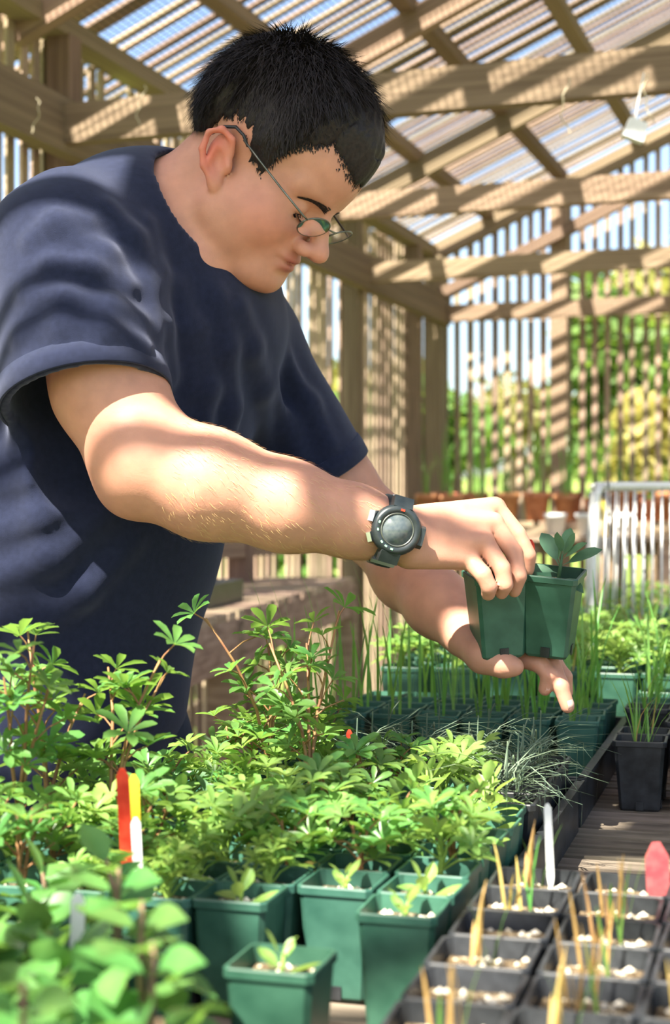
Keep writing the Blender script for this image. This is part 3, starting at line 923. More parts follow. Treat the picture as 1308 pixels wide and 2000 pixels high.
# strands
rs = np.random.RandomState(5)
dirs = rs.normal(size=(34000, 3)); dirs /= np.linalg.norm(dirs, axis=1)[:, None]
dirs = dirs[(dirs[:, 2] > -.75) & ~((dirs[:, 0] > .55) & (dirs[:, 2] < .05))]
NP = len(dirs)
P = np.array((.008, 0, .05)) + dirs * .12
def grad(q):
    e = .0015; g_ = np.zeros_like(q)
    for i in range(3):
        o = np.zeros(3); o[i] = e
        g_[:, i] = head_local(q + o) - head_local(q - o)
    return g_ / np.maximum(np.linalg.norm(g_, axis=1), 1e-9)[:, None]
for _ in range(4):
    P -= grad(P) * np.clip(head_local(P), -.03, .03)[:, None]
lo_ = hairline(P[:, 0], np.abs(P[:, 1]))
keep = (P[:, 2] > lo_ + rs.normal(size=NP) * .003) & (np.abs(head_local(P)) < .004)
P = P[keep]; Nn = grad(P)
height = P[:, 2] - hairline(P[:, 0], np.abs(P[:, 1]))
crown = np.array((-.055, 0, .14))
flow = P - crown + rs.normal(size=P.shape) * .02
flow[:, 2] -= .05; flow[:, 0] += .03
flow -= Nn * (flow * Nn).sum(1)[:, None]
flow /= np.maximum(np.linalg.norm(flow, axis=1), 1e-6)[:, None]
Lh = np.interp(height, [0, .02, .06, .1], [.007, .013, .030, .042]) * rs.uniform(.7, 1.15, len(P))
lift = np.interp(height, [0, .03, .08], [.12, .45, .85])
a0 = P - Nn * .001
a1 = P + (Nn * lift[:, None] + flow * .6) * (Lh * .55)[:, None]
a2 = a1 + (Nn * (lift * .25)[:, None] + flow + rs.normal(size=P.shape) * .18) * (Lh * .5)[:, None]
sd = np.cross(flow, Nn); wd = .0008
vv = np.concatenate([a0 - sd * wd, a0 + sd * wd, a1 + sd * wd * .8, a1 - sd * wd * .8, a2])
n_ = len(P); i_ = np.arange(n_)
mesh_h = bpy.data.meshes.new('hair_strands')
faces = [(int(i), int(i + n_), int(i + 2 * n_), int(i + 3 * n_)) for i in i_] + [(int(i + 3 * n_), int(i + 2 * n_), int(i + 4 * n_)) for i in i_]
mesh_h.from_pydata(vv.tolist(), [], faces); mesh_h.materials.append(M['hair']); mesh_h.update()
st_ = inst('hair_strands', mesh_h, hr); st_['kind'] = 'stuff'
# eyebrows and lashes
r5 = random.Random(4)
def snap(p):
    qd = np.array([[p[0], abs(p[1]), p[2]]])
    for _ in range(4): qd = qd - grad(qd) * head_local(qd)[:, None]
    nn = grad(qd)[0]; sg = -1 if p[1] < 0 else 1
    return Vector((qd[0][0], sg * qd[0][1], qd[0][2])), Vector((nn[0], sg * nn[1], nn[2]))
for sgn in (-1, 1):
    br = MB()
    for k in range(240):
        u_ = r5.random()
        p, nn = snap((.1095 - .016 * u_ - .006 * u_ * u_, sgn * (.008 + .034 * u_), .0245 + .004 * math.sin(u_ * 2.8) + r5.uniform(-.0045, .0045) * (1 - .6 * u_)))
        tdir = Vector((-.45, sgn * .8, .25 - .5 * u_)).normalized() * .0075
        tdir -= nn * tdir.dot(nn)
        sd_ = nn.cross(tdir)
        br.ribbon([p + nn * .0003, p + tdir * .5 + nn * .0010, p + tdir + nn * .0006], [.0008, .0008, .0002], sd_)
    bo = br.obj('eyebrow', M['hair'], man); bo.matrix_local = MH; bo['kind'] = 'stuff'
for sgn in (-1, 1):
    la = MB()
    for k in range(44):
        u_ = k / 43
        p, nn = snap((.104, sgn * (.0185 + .027 * u_), .0030))
        e_ = p + Vector((.0060, sgn * (.0015 + .002 * u_), -.0022))
        la.ribbon([p - nn * .0006, (p + e_) / 2 + Vector((0, 0, -.0008)), e_], [.0012, .0010, .0002], (0, 1, 0))
    lo2 = la.obj('eyelashes', M['hair'], man); lo2.matrix_local = MH; lo2['kind'] = 'stuff'

# ------------------------------------------------------------------ glasses
M['metal'] = mat_noise('dark_metal', [(0.3, (0.10, 0.11, 0.09)), (0.7, (0.22, 0.23, 0.20))], 80, 0.3, 0.5, None, 0, 0, None, 4, 0.8)
M['glass'] = None
m, nt, b, out = nodes('lens_glass')
b.inputs['Base Color'].default_value = (.93, .97, .93, 1); b.inputs['Roughness'].default_value = .02
b.inputs['Transmission Weight'].default_value = 1.0; b.inputs['IOR'].default_value = 1.10
b.inputs['Specular IOR Level'].default_value = .9
M['glass'] = m
gl = empty('eyeglasses', HO); gl.matrix_world = MH
tag(gl, 'thin wire-framed eyeglasses slid down the nose of the bending man', 'glasses')
tilt = Matrix.Rotation(math.radians(28), 4, 'Y')
GC = Vector((.1225, 0, .003))
def lens_pt(sgn, a, rx=.0255, rz=.0165):
    x_, z_ = rx * math.cos(a), rz * math.sin(a)
    wrap = -.10 * abs(.034 + x_ * 1.0) * 1.0
    p = Vector((wrap, sgn * (.034 + x_), z_))
    return GC + (tilt.to_3x3() @ p)
for sgn in (-1, 1):
    fm = MB()
    ring = [lens_pt(sgn, 2 * math.pi * k / 36) for k in range(37)]
    fm.tube(ring, .0010, 6, False)
    fm.obj('lens_rim', M['metal'], gl, True)
    lm = MB()
    loops = []
    for off, sc_ in ((.0007, .98), (-.0007, .98)):
        loops.append([lens_pt(sgn, 2 * math.pi * k / 36, .0255 * sc_, .0165 * sc_) + Vector((off, 0, 0)) for k in range(36)])
    lm.add(loops[0] + loops[1], [tuple(range(36)), tuple(reversed(range(36, 72)))] + [(k, (k + 1) % 36 + 0, (k + 1) % 36 + 36, k + 36) for k in range(36)])
    lm.obj('lens', M['glass'], gl)
    h0 = lens_pt(sgn, .25)
    tm = MB()
    h1 = h0 + Vector((-.004, sgn * .006, .001)); h2 = Vector((.012, sgn * .0785, .030))
    pts = [h0, h1, h1.lerp(h2, .35) + Vector((0, sgn * .002, 0)), h1.lerp(h2, .7) + Vector((0, sgn * .0015, 0)), h2]
    tm.tube(pts, [.0010, .0013, .0013, .0013, .0014], 6)
    ta = tm.obj('temple_arm', M['metal'], gl, True)
    em = MB().tube([(.020, sgn * .0775, .0275), (.008, sgn * .0775, .0335), (-.006, sgn * .0765, .0345), (-.018, sgn * .077, .026), (-.024, sgn * .078, .012)], [.0016, .0019, .0020, .0019, .0016], 6)
    em.obj('ear_tip', M['pot_black'], ta, True)
MB().tube([lens_pt(-1, math.pi - .5), GC + Vector((.0035, -.004, .0075)), GC + Vector((.0035, .004, .0075)), lens_pt(1, math.pi - .5)], .0010, 6).obj('bridge', M['metal'], gl, True)

# ------------------------------------------------------------------ wristwatch on the right wrist
wax = (W(800, 1050, 1.603) - W(690, 1018, 1.592)).normalized()          # along the wrist
wc = W(757, 1037, 1.598)
wn_ = Vector((-.10, -1, .12)); wn_ = (wn_ - wax * wn_.dot(wax)).normalized()   # out of the dial
wu = wn_.cross(wax).normalized()                                       # up the strap
if wu.z < 0: wu = -wu
Mw = Matrix((wax, wu, wn_)).transposed().to_4x4(); Mw.translation = wc
watch = empty('wristwatch'); watch.matrix_world = Mw
tag(watch, 'chunky black digital wristwatch with round dial on the right wrist', 'watch')
M['watch'] = mat_noise('black_resin', [(0.3, (0.012, 0.018, 0.020)), (0.7, (0.028, 0.036, 0.038))], 90, 0.35, 0.5)
M['steel'] = mat_noise('brushed_steel', [(0.3, (0.45, 0.47, 0.48)), (0.7, (0.62, 0.64, 0.65))], 60, 0.28, 0.5, None, 0, 0, None, 4, 0.9)
M['lcd'] = mat_noise('watch_display', [(0.3, (0.055, 0.075, 0.085)), (0.7, (0.11, 0.13, 0.13))], 160, 0.12, 0.5)
M['mint'] = mat_noise('pale_green_print', [(0.3, (0.25, 0.62, 0.35)), (0.7, (0.4, 0.8, 0.5))], 60, 0.5, 0.3)
M['grey_print'] = mat_noise('grey_print', [(0.3, (0.45, 0.47, 0.45)), (0.7, (0.6, 0.62, 0.6))], 60, 0.5, 0.3)
RX, RZ_ = .0345, .0325           # half sizes of the wrist under the strap (up, depth)
st = MB(); ns = 56
for k in range(ns):
    a = 2 * math.pi * k / ns
    cu, cn = math.cos(a), math.sin(a)
    wd = .0125 if cn < .3 else .0115
    for off, x in ((0.0, -wd), (.0028, -wd + .0012), (.0034, 0), (.0028, wd - .0012), (0.0, wd)):
        st.v.append((x, cu * (RX + off), cn * (RZ_ + off)))
for k in range(ns):
    k2 = (k + 1) % ns
    for j in range(4):
        st.f.append((k * 5 + j, k * 5 + j + 1, k2 * 5 + j + 1, k2 * 5 + j)); st.mi.append(0)
strap = st.obj('strap', M['watch'], watch, True)
MB().box((0, -.0335, .0155), (.0255, .0035, .006), Matrix.Rotation(-.55, 3, 'X')).obj('strap_loop', M['steel'], strap)
for k in range(7):     # faint print across the upper strap
    MB().box((-.0085 + k * .0028, .0355, .0215), (.0018, .0022, .0006), Matrix.Rotation(-1.03, 3, 'X')).obj('strap_print', M['grey_print'], strap)
case = MB()
zc = RZ_ + .001
prof = [(.0, -.003), (.0235, -.003), (.0262, .001), (.0262, .0065), (.0245, .0095), (.0225, .0110), (.0195, .0112), (.0180, .0098), (.0158, .0094)]
case.lathe(prof, Matrix.Translation((0, 0, zc)), 8 * 5)
co = case.obj('case', M['watch'], watch, True)
MB().lathe([(.0, .0096), (.0160, .0096), (.0160, .0085)], Matrix.Translation((0, 0, zc)), 36).obj('display', M['lcd'], watch, True)
MB().lathe([(.0158, .0094), (.0163, .0104), (.0172, .0104), (.0177, .0096)], Matrix.Translation((0, 0, zc)), 40).obj('bezel_ring', M['metal'], watch, True)
for sgn in (-1, 1):
    MB().box((0, sgn * .0275, zc + .003), (.0225, .014, .0085), Matrix.Rotation(-sgn * .45, 3, 'X'), .9).obj('lug', M['watch'], watch)
MB().box((-.0272, .0070, zc + .0035), (.0075, .0150, .0085), Matrix.Rotation(-.55, 3, 'Y'), .75).obj('side_guard', M['steel'], watch)
MB().box((-.0245, -.0140, zc + .0030), (.0055, .0120, .0065), Matrix.Rotation(.5, 3, 'Z') @ Matrix.Rotation(-.5, 3, 'Y'), .8).obj('button', M['steel'], watch)
MB().box((.0265, .0, zc + .003), (.008, .024, .009), None, .75).obj('side_guard', M['watch'], watch)
for ang in (-2.25, -1.95, -1.62, -2.9, 3.0):
    MB().box((.0205 * math.cos(ang), .0205 * math.sin(ang), zc + .0112), (.0026, .0018, .0005), Matrix.Rotation(ang + 1.57, 3, 'Z')).obj('dial_mark', M['mint'], co)
MB().box((.0, .0206, zc + .0112), (.0042, .0022, .0006)).obj('red_mark', M['red'], co)

# ------------------------------------------------------------------ nursery bench
TB = math.radians(16.0)
BA = Vector((math.sin(TB), math.cos(TB), 0)); BB = Vector((math.cos(TB), -math.sin(TB), 0))
BO = Vector((.1256, 1.174, 0)); BT = CAMZ - .36
def bench(a, b, z=BT):
    p = BO + BA * a + BB * b
    return Vector((p.x, p.y, z))
RB = -TB
bn = empty('nursery_bench', bench(0, 0, 0), RB)
tag(bn, 'long slatted wooden nursery bench under the trays of pots', 'bench')
slat_me = MB().box((0, 0, 0), (.86, .040, .018)).mesh('slat', M['slat'])
a = -.62
while a < 3.3:
    inst('slat', slat_me, bn, Matrix.Translation((-.015, a, BT - .009)))
    a += .052
for b in (-.40, 0.0, .37):
    MB().box((b, 1.34, BT - .06), (.045, 3.95, .085)).obj('rail', M['slat'], bn)
for a in (-.5, .8, 2.1, 3.2):
    for b in (-.38, .35):
        MB().box((b, a, (BT - .10) / 2), (.07, .07, BT - .10)).obj('leg', M['slat'], bn)

# ------------------------------------------------------------------ pots, soil, trays
def pot_mesh(name, wt, wb, h, mat, th=.0016, lip=.0016, notch=True):
    m = MB()
    def loop(w, z, ch=.14):
        c = w / 2; e = c * (1 - ch)
        return [(x, y, z) for x, y in ((-e, -c), (e, -c), (c, -e), (c, e), (e, c), (-e, c), (-c, e), (-c, -e))]
    zs = h * .86
    ws = wb + (wt - wb) * .86
    L = [loop(wb - .004, 0), loop(wb, .003), loop(wt - .002, h - .007), loop(wt + lip, h - .0062), loop(wt + lip, h - .001), loop(wt + lip - .001, h), loop(wt - 2 * th, h), loop(ws - 2 * th, zs - .004)]
    for l in L: m.v += l
    for i in range(len(L) - 1):
        for k in range(8):
            k2 = (k + 1) % 8
            m.f.append((i * 8 + k, i * 8 + k2, i * 8 + 8 + k2, i * 8 + 8 + k)); m.mi.append(0)
    m.f.append(tuple(reversed(range(8)))); m.mi.append(0)
    if notch:
        m.cur = 1
        for sx, sy in ((0, -1), (1, 0), (0, 1), (-1, 0)):
            w_ = wb / 2 + .0010
            m.box((sx * w_, sy * w_, .0065), (.009 if sx == 0 else .0012, .009 if sy == 0 else .0012, .010))
    return m.mesh(name, [mat, M['pot_black']])
def soil_mesh(name, w, z, seed, grit=0):
    r = random.Random(seed); m = MB(); n = 6
    for j in range(n + 1):
        for i in range(n + 1):
            e = i in (0, n) or j in (0, n)
            m.v.append(((i / n - .5) * w, (j / n - .5) * w, z + (0 if e else r.uniform(-.002, .003))))
    for j in range(n):
        for i in range(n):
            k = j * (n + 1) + i
            m.f.append((k, k + 1, k + n + 2, k + n + 1)); m.mi.append(0)
    return m.mesh(name, M['soil'])
def grit_mesh(name, w, z, seed, n=26, size=.0028):
    r = random.Random(seed); m = MB()
    for _ in range(n):
        x, y = r.uniform(-.45, .45) * w, r.uniform(-.45, .45) * w
        s = size * r.uniform(.5, 1.3)
        q_ = [Vector(v) * s * r.uniform(.7, 1.2) for v in ((1, 0, 0), (-1, 0, 0), (0, 1, 0), (0, -1, 0), (0, 0, 1), (0, 0, -1))]
        c = Vector((x, y, z + s * .6))
        m.add([c + v for v in q_], [(0, 2, 4), (2, 1, 4), (1, 3, 4), (3, 0, 4), (2, 0, 5), (1, 2, 5), (3, 1, 5), (0, 3, 5)])
    return m.mesh(name, M['grit'])
PH = .085
POTS = {
    'green': (pot_mesh('pot_green', .056, .044, PH, M['pot_green']), .0455),
    'dark': (pot_mesh('pot_dark', .056, .044, PH, M['pot_green']), .0455),
    'black': (pot_mesh('pot_black', .062, .048, PH, M['pot_black'], .002, .0022), .050),
}
SOILS = {k: [soil_mesh('soil', w * 1.08, PH * .86, i) for i in range(3)] for k, (me_, w) in POTS.items()}
GRITS = {k: [grit_mesh('grit', w, PH * .86, i + 9, 30) for i in range(3)] for k, (me_, w) in POTS.items()}
SOILZ = PH * .86

# ------------------------------------------------------------------ leaves
def lobed_leaf(seed, n=7, L=.027):
    """palmate leaf: leaflets round one point"""
    r = random.Random(seed); m = MB()
    for k in range(n):
        az = 2 * math.pi * (k + r.uniform(-.15, .15)) / n
        l = L * r.uniform(.8, 1.1); w = l * .36; el = r.uniform(.25, .85)
        d = Vector((math.cos(az), math.sin(az), 0)); s = Vector((-d.y, d.x, 0)); up = Vector((0, 0, 1))
        def P_(t, v):
            return d * (l * t * math.cos(el * (1 - t))) + up * (l * t * math.sin(el) * (1 - .45 * t)) + s * v + up * (abs(v) * .45)
        vs = [P_(0, 0)]
        for t_, ww in ((.3, .55), (.6, .95), (.85, .75)): vs += [P_(t_, -w / 2 * ww), P_(t_, 0), P_(t_, w / 2 * ww)]
        vs.append(P_(1, 0))
        m.add(vs, [(0, 2, 1), (0, 3, 2), (1, 2, 5, 4), (2, 3, 6, 5), (4, 5, 8, 7), (5, 6, 9, 8), (7, 8, 10), (8, 9, 10)])
    return m
def oval_leaf(L, Wd, curl, seed=0, stalk=.2):
    """simple leaf along +x with a folded midrib"""
    m = MB(); rows = [(0, .05), (stalk, .10), (stalk + .12, .55), (stalk + .30, .95), (stalk + .50, 1.0), (stalk + .66, .72), (1.0, .06)]
    r = random.Random(seed); sw = r.uniform(-.15, .15)
    for t, ww in rows:
        a = curl * t
        x = L * (math.sin(a) / curl if abs(curl) > 1e-3 else t); z = -L * ((1 - math.cos(a)) / curl if abs(curl) > 1e-3 else 0)
        for v in (-1, -.5, 0, .5, 1):
            y = v * Wd / 2 * ww
            m.v.append((x, y + sw * L * t * t, z + abs(y) * .32 - (y * y) * 5))
    for i in range(len(rows) - 1):
        for j in range(4):
            k = i * 5 + j
            m.f.append((k, k + 1, k + 6, k + 5)); m.mi.append(0)
    return m
LEAF = {
    'lupine': [lobed_leaf(i).mesh('leaf_lobed', M['lupine'], True) for i in range(4)],
    'lupine_light': [lobed_leaf(i + 20).mesh('leaf_lobed_light', M['bright'], True) for i in range(3)],
    'sage': [oval_leaf(.036, .013, c, i).mesh('leaf_sage', M['sage'], True) for i, c in enumerate((.3, .7, -.3))],
    'bright': [oval_leaf(.038, .016, c, i).mesh('leaf_bright', M['bright'], True) for i, c in enumerate((.3, .8, -.2))],
    'oval': [oval_leaf(.034, .024, c, i, .14).mesh('leaf_oval', M['oval'], True) for i, c in enumerate((.5, 1.0, -.3))],
    'small': [oval_leaf(.018, .009, c, i).mesh('leaf_small', M['lupine'], True) for i, c in enumerate((.4, .9))],
}
def frame_from(d, up=Vector((0, 0, 1)), roll=0.0, scale=1.0, loc=(0, 0, 0)):
    """matrix whose +x is d and whose +z leans to up"""
    d = Vector(d).normalized(); y = Vector(up).cross(d)
    if y.length < 1e-3: y = Vector((0, 1, 0)).cross(d)
    y.normalize(); z = d.cross(y)
    mt = Matrix((d, y, z)).transposed().to_4x4() @ Matrix.Rotation(roll, 4, 'X') @ Matrix.Scale(scale, 4)
    mt.translation = Vector(loc)
    return mt

def sp_lupine(seed, h=.13, stems=3, leafkey='lupine', nodes_=5, stemmat='stem_red', pet=.035, size=1.0):
    r = random.Random(seed); m = MB(); lv = []
    for s_ in range(stems):
        az0 = r.uniform(0, 6.28); lean = r.uniform(.05, .38); hh = h * r.uniform(.7, 1.05)
        pts = [Vector((math.cos(az0) * lean * hh * t * t + r.uniform(-.002, .002), math.sin(az0) * lean * hh * t * t + r.uniform(-.002, .002), SOILZ - .004 + hh * t)) for t in (0, .25, .5, .75, 1)]
        m.tube(pts, [.0021, .0019, .0017, .0014, .0009], 5)
        for k in range(nodes_):
            t = .25 + .75 * (k + r.uniform(0, .6)) / nodes_
            t = min(t, 1); i = min(int(t * 4), 3); p = pts[i].lerp(pts[i + 1], t * 4 - i)
            az = az0 + k * 2.4 + r.uniform(-.4, .4); el = r.uniform(.35, 1.0) + (.35 if t > .9 else 0)
            d = Vector((math.cos(az) * math.cos(el), math.sin(az) * math.cos(el), math.sin(el)))
            e = p + d * pet * r.uniform(.6, 1.15) * (1.1 - .35 * t)
            m.tube([p, (p + e) / 2 + Vector((0, 0, .003)), e], [.0010, .0008, .0007], 4, False)
            nrm = (Vector((0, 0, 1)) + d * r.uniform(.1, .9) + Vector((r.gauss(0, .38), r.gauss(0, .38), 0))).normalized()
            x = Vector((math.cos(az), math.sin(az), 0)); x = (x - nrm * x.dot(nrm)).normalized()
            sc = size * r.uniform(.7, 1.15) * (.8 if t > .95 else 1)
            mt = frame_from(x, nrm, 0, sc, e)
            lv.append((r.choice(LEAF[leafkey]), mt))
    return m.mesh('stem', M[stemmat], True), lv
def sp_rosette(seed, n=10, h=.03, leafkey='bright', size=1.0, stemmat='stem_green'):
    r = random.Random(seed); m = MB(); lv = []
    m.tube([(0, 0, SOILZ - .004), (r.uniform(-.003, .003), r.uniform(-.003, .003), SOILZ + h)], [.0020, .0012], 5)
    for k in range(n):
        t = (k + .5) / n; az = k * 2.4 + r.uniform(-.3, .3); el = .15 + 1.0 * t + r.uniform(-.15, .15)
        d = Vector((math.cos(az) * math.cos(el), math.sin(az) * math.cos(el), math.sin(el)))
        lv.append((r.choice(LEAF[leafkey]), frame_from(d, (0, 0, 1), r.uniform(-.3, .3), size * r.uniform(.65, 1.1) * (1.1 - .5 * t), (0, 0, SOILZ + h * t))))
    return m.mesh('stem', M[stemmat], True), lv
def sp_cutting(seed, h=.12, leafkey='oval', pairs=5, size=1.0, stemmat='stem_brown', lean=.15):
    r = random.Random(seed); m = MB(); lv = []
    az0 = r.uniform(0, 6.28)
    top = Vector((math.cos(az0) * lean * h, math.sin(az0) * lean * h, SOILZ + h))
    b0 = Vector((0, 0, SOILZ - .004)); mid = (b0 + top) / 2 + Vector((r.uniform(-.006, .006), r.uniform(-.006, .006), 0))
    m.tube([b0, mid, top], [.0024, .0020, .0012], 6)
    for k in range(pairs):
        t = .25 + .75 * (k + .5) / pairs
        p = b0.lerp(mid, t * 2) if t < .5 else mid.lerp(top, t * 2 - 1)
        for sgn in (0, math.pi):
            az = k * 1.57 + sgn + r.uniform(-.5, .5); el = r.uniform(-.35, .9)
            d = Vector((math.cos(az) * math.cos(el), math.sin(az) * math.cos(el), math.sin(el)))
            lv.append((r.choice(LEAF[leafkey]), frame_from(d, (0, 0, 1), r.uniform(-.8, .8), size * r.uniform(.6, 1.15) * (1.05 - .4 * t), p)))
    return m.mesh('stem', M[stemmat], True), lv
def sp_grass(seed, n=16, h=.18, w=.0034, mat='blade', spread=.35, droop=.5, straw=0.0):
    r = random.Random(seed); m = MB()
    for k in range(n):
        az = r.uniform(0, 6.28); hh = h * r.uniform(.5, 1.1); sp = spread * r.uniform(.15, 1.0); dr = droop * r.uniform(.2, 1.2)
        x0, y0 = r.uniform(-.010, .010), r.uniform(-.010, .010)
        pts = []
        for t in (0, .3, .6, .85, 1):
            o = hh * (sp * t + dr * t * t * t * .7)
            pts.append((x0 + math.cos(az) * o, y0 + math.sin(az) * o, SOILZ - .003 + hh * (t - dr * .35 * t ** 3)))
        m.cur = 1 if r.random() < straw else 0
        m.ribbon(pts, [w * .8, w, w * .85, w * .55, w * .1], (-math.sin(az), math.cos(az), 0))
    return m.mesh('blades', [M[mat], M['straw']], False), []
def sp_wisp(seed, n=34, h=.11):
    r = random.Random(seed); m = MB()
    for k in range(n):
        az = r.uniform(0, 6.28); L = h * r.uniform(.5, 1.1)
        base = Vector((r.uniform(-.006, .006), r.uniform(-.006, .006), SOILZ + r.uniform(0, h * .35)))
        d = Vector((math.cos(az), math.sin(az), 0)); e0 = r.uniform(.2, 1.2)
        pts = [base + d * (L * t * math.cos(e0 - 1.3 * t)) + Vector((0, 0, L * (math.sin(e0) * t - .55 * t * t))) for t in (0, .3, .6, 1)]
        m.ribbon(pts, [.0014, .0016, .0013, .0003], (-d.y, d.x, 0))
    m.tube([(0, 0, SOILZ - .003), (.002, .001, SOILZ + h * .6)], [.0016, .0008], 5)
    return m.mesh('wisps', [M['wisp']], False), []

counter = random.Random(11)
def potted(variant, loc, rz, pot, label, group, name='potted_seedling', cat='potted plant', soil=True, grit=False, partname='leaf', stemname='stem', tilt=None, scale=1.0):
    root = empty(name, loc, rz)
    if tilt is not None: root.rotation_euler = tilt
    if scale != 1.0: root.scale = (scale, scale, scale)
    tag(root, label, cat, group)
    if pot:
        inst('pot', POTS[pot][0], root)
        k = counter.randrange(3)
        if soil: inst('soil', SOILS[pot][k], root)
        if grit: inst('grit', GRITS[pot][k], root)['kind'] = 'stuff'
    if variant:
        sm, lv = variant
        o = inst(stemname, sm, root)
        if stemname in ('blades', 'wisps', 'foliage'): o['kind'] = 'stuff'
        for me_, mt in lv: inst(partname, me_, root, mt)
    return root

VL = [sp_lupine(100 + i, .045 + .009 * (i % 4), 3, 'lupine', 4, pet=.030, size=.85) for i in range(6)]
VLT = [sp_lupine(120 + i, .180 + .012 * (i % 3), 3, 'lupine', 6, pet=.040, size=1.0) for i in range(5)]
VLL = [sp_lupine(140 + i, .050, 3, 'lupine_light', 4, 'stem_green', size=.85) for i in range(4)]
VSM = [sp_lupine(160 + i, .035, 4, 'lupine_light', 3, 'stem_green', .02, .6) for i in range(3)]
VB = [sp_rosette(200 + i, 11, .045, 'bright', 1.05) for i in range(4)]
VS = [sp_rosette(220 + i, 9, .04, 'sage', 1.0) for i in range(3)]
VBS = [sp_rosette(240 + i, 6, .015, 'bright', .75) for i in range(4)]
VC = [sp_cutting(260 + i, .038 + .011 * i, 'oval', 5, 1.4) for i in range(4)]
VC2 = [sp_cutting(280 + i, .050 + .012 * i, 'oval', 6, 1.7) for i in range(4)]
VG = [sp_grass(300 + i, 7, .15 + .015 * i, .0042, 'blade', .22, .25) for i in range(5)]
VGL = [sp_grass(310 + i, 4, .21, .0046, 'blade', .20, .12) for i in range(4)]
VGS = [sp_grass(320 + i, 10, .10, .0026, 'blade', .35, .35, .15) for i in range(4)]
VGT = [sp_grass(340 + i, 6, .060, .0028, 'blade', .25, .15, .55) for i in range(5)]
VW = [sp_wisp(360 + i) for i in range(4)]

r = random.Random(21)
ORD = ('first', 'second', 'third', 'fourth', 'fifth', 'sixth', 'seventh', 'eighth', 'ninth', 'tenth', 'eleventh', 'twelfth', 'thirteenth', 'fourteenth', 'fifteenth', 'sixteenth', 'seventeenth', 'eighteenth', 'nineteenth', 'twentieth', 'twenty-first', 'twenty-second')
def where(j, i): return '%s row behind the green pots, %s from the tray edge' % (ORD[j], ORD[i])
TALL = {(3, 6): (0, 'tall fingered seedling with red stems standing highest against the navy t-shirt'),
        (3, 5): (1, 'tall fingered seedling just right of the highest one, against the t-shirt'),
        (6, 3): (2, 'tall lobed seedling with red stem standing before the slender green blades'),
        (7, 4): (3, 'tall lobed seedling between the t-shirt and the slender green blades'),
        (2, 6): (4, 'tall leaning seedling at the outer bench edge behind the red label')}
for j in range(12):
    for i in range(8):
        a = -.115 + .060 * j + r.uniform(-.003, .003); b = -.048 - .060 * i + r.uniform(-.003, .003)
        if i >= 6 and j >= 5: continue
        if i == 7 and j >= 3: continue
        rz = RB + r.uniform(-.05, .05)
        loc = bench(a, b)
        pot = 'green' if (j < 2 or r.random() < .3) else 'dark'
        if (j, i) in TALL:
            v, lab = TALL[(j, i)]
            potted(VLT[v], loc, rz, pot, lab, None)
        elif j == 0:
            if i in (1,): continue
            potted(r.choice(VBS if i < 3 else VSM + VL), loc, rz, pot, 'small seedling in the front row of green pots, %s from the tray edge' % ORD[i], 'front row of green pots', grit=True)
        elif j == 1:
            potted(r.choice(VBS + VSM if i < 4 else VL), loc, rz, pot, 'seedling over pale gritty soil, second row of green pots, %s from the tray edge' % ORD[i], 'second row of green pots', grit=True)
        elif i <= 1 and j in (4, 5, 6):
            potted(r.choice(VB), loc, rz, pot, 'bright broad-leaved seedling, ' + where(j, i), 'broad leaved seedlings at the tray edge')
        elif j >= 9 and i <= 3 or (j in (7, 8) and i == 0):
            potted(r.choice(VW), loc, rz, 'black', 'wispy grey seedling, ' + where(j, i), 'wispy grey seedlings', stemname='wisps')
        elif r.random() < .34:
            potted(r.choice(VLL), loc, rz, pot, 'pale lobed seedling, ' + where(j, i), 'pale seedlings among the massed leaves')
        elif r.random() < .14:
            potted(r.choice(VS), loc, rz, pot, 'grey-green sage seedling, ' + where(j, i), 'sage seedlings among the massed leaves')
        elif r.random() < .18:
            potted(r.choice(VB), loc, rz, pot, 'broad-leaved seedling, ' + where(j, i), 'broad leaved seedlings among the massed leaves')
        else:
            potted(r.choice(VL), loc, rz, pot, 'mid-green fingered seedling, ' + where(j, i), 'fingered seedlings massed in front of the man')
# front left: loose pots with oval-leaved cuttings
k = 0
for rw, (a, bs) in enumerate(((-.205, (-.285, -.350, -.415)), (-.275, (-.195, -.260, -.325, -.390)), (-.345, (-.155, -.220, -.285, -.350)), (-.415, (-.110, -.175, -.240, -.305)), (-.485, (-.075, -.140, -.205)), (-.555, (-.040, -.105, -.170)))):
    for cn_, b in enumerate(bs):
        potted((VC if rw < 2 else VC2)[k % 4], bench(a, b), RB + r.uniform(-.08, .08), 'green' if k % 3 else 'dark', 'oval-leaved cutting, %s row in front of the green pots, %s from the right-hand tray' % (ORD[rw], ORD[cn_]), 'oval leaved cuttings at the front', grit=True)
        k += 1
potted(VBS[1], bench(-.262, -.090), RB, 'dark', 'single pot of gritty soil standing alone in front of the row of green pots', None, grit=True)
# black tray under the seedling block and the tray of small pots at the right
def tray(name, a0, a1, b0, b1, hgt, label, group=None):
    c = bench((a0 + a1) / 2, (b0 + b1) / 2)
    root = empty(name, c, RB); L_, W_ = a1 - a0, b1 - b0
    MB().box((0, 0, .002), (W_, L_, .004)).obj('tray_bottom', M['pot_black'], root)
    for sx, sy, lx, ly in ((-1, 0, .003, L_), (1, 0, .003, L_), (0, -1, W_, .003), (0, 1, W_, .003)):
        MB().box((sx * (W_ / 2), sy * (L_ / 2), hgt / 2), (lx, ly, hgt)).obj('tray_side', M['pot_black'], root)
    m = MB()
    for sx, sy, lx, ly in ((-1, 0, .010, L_ + .01), (1, 0, .010, L_ + .01), (0, -1, W_ + .01, .010), (0, 1, W_ + .01, .010)):
        m.box((sx * (W_ / 2 + .003), sy * (L_ / 2 + .003), hgt), (lx, ly, .005))
    m.obj('tray_lip', M['pot_black'], root)
    tag(root, label, 'tray', group)
    return root
def lift(root, dz=.0045):
    root.location.z += dz
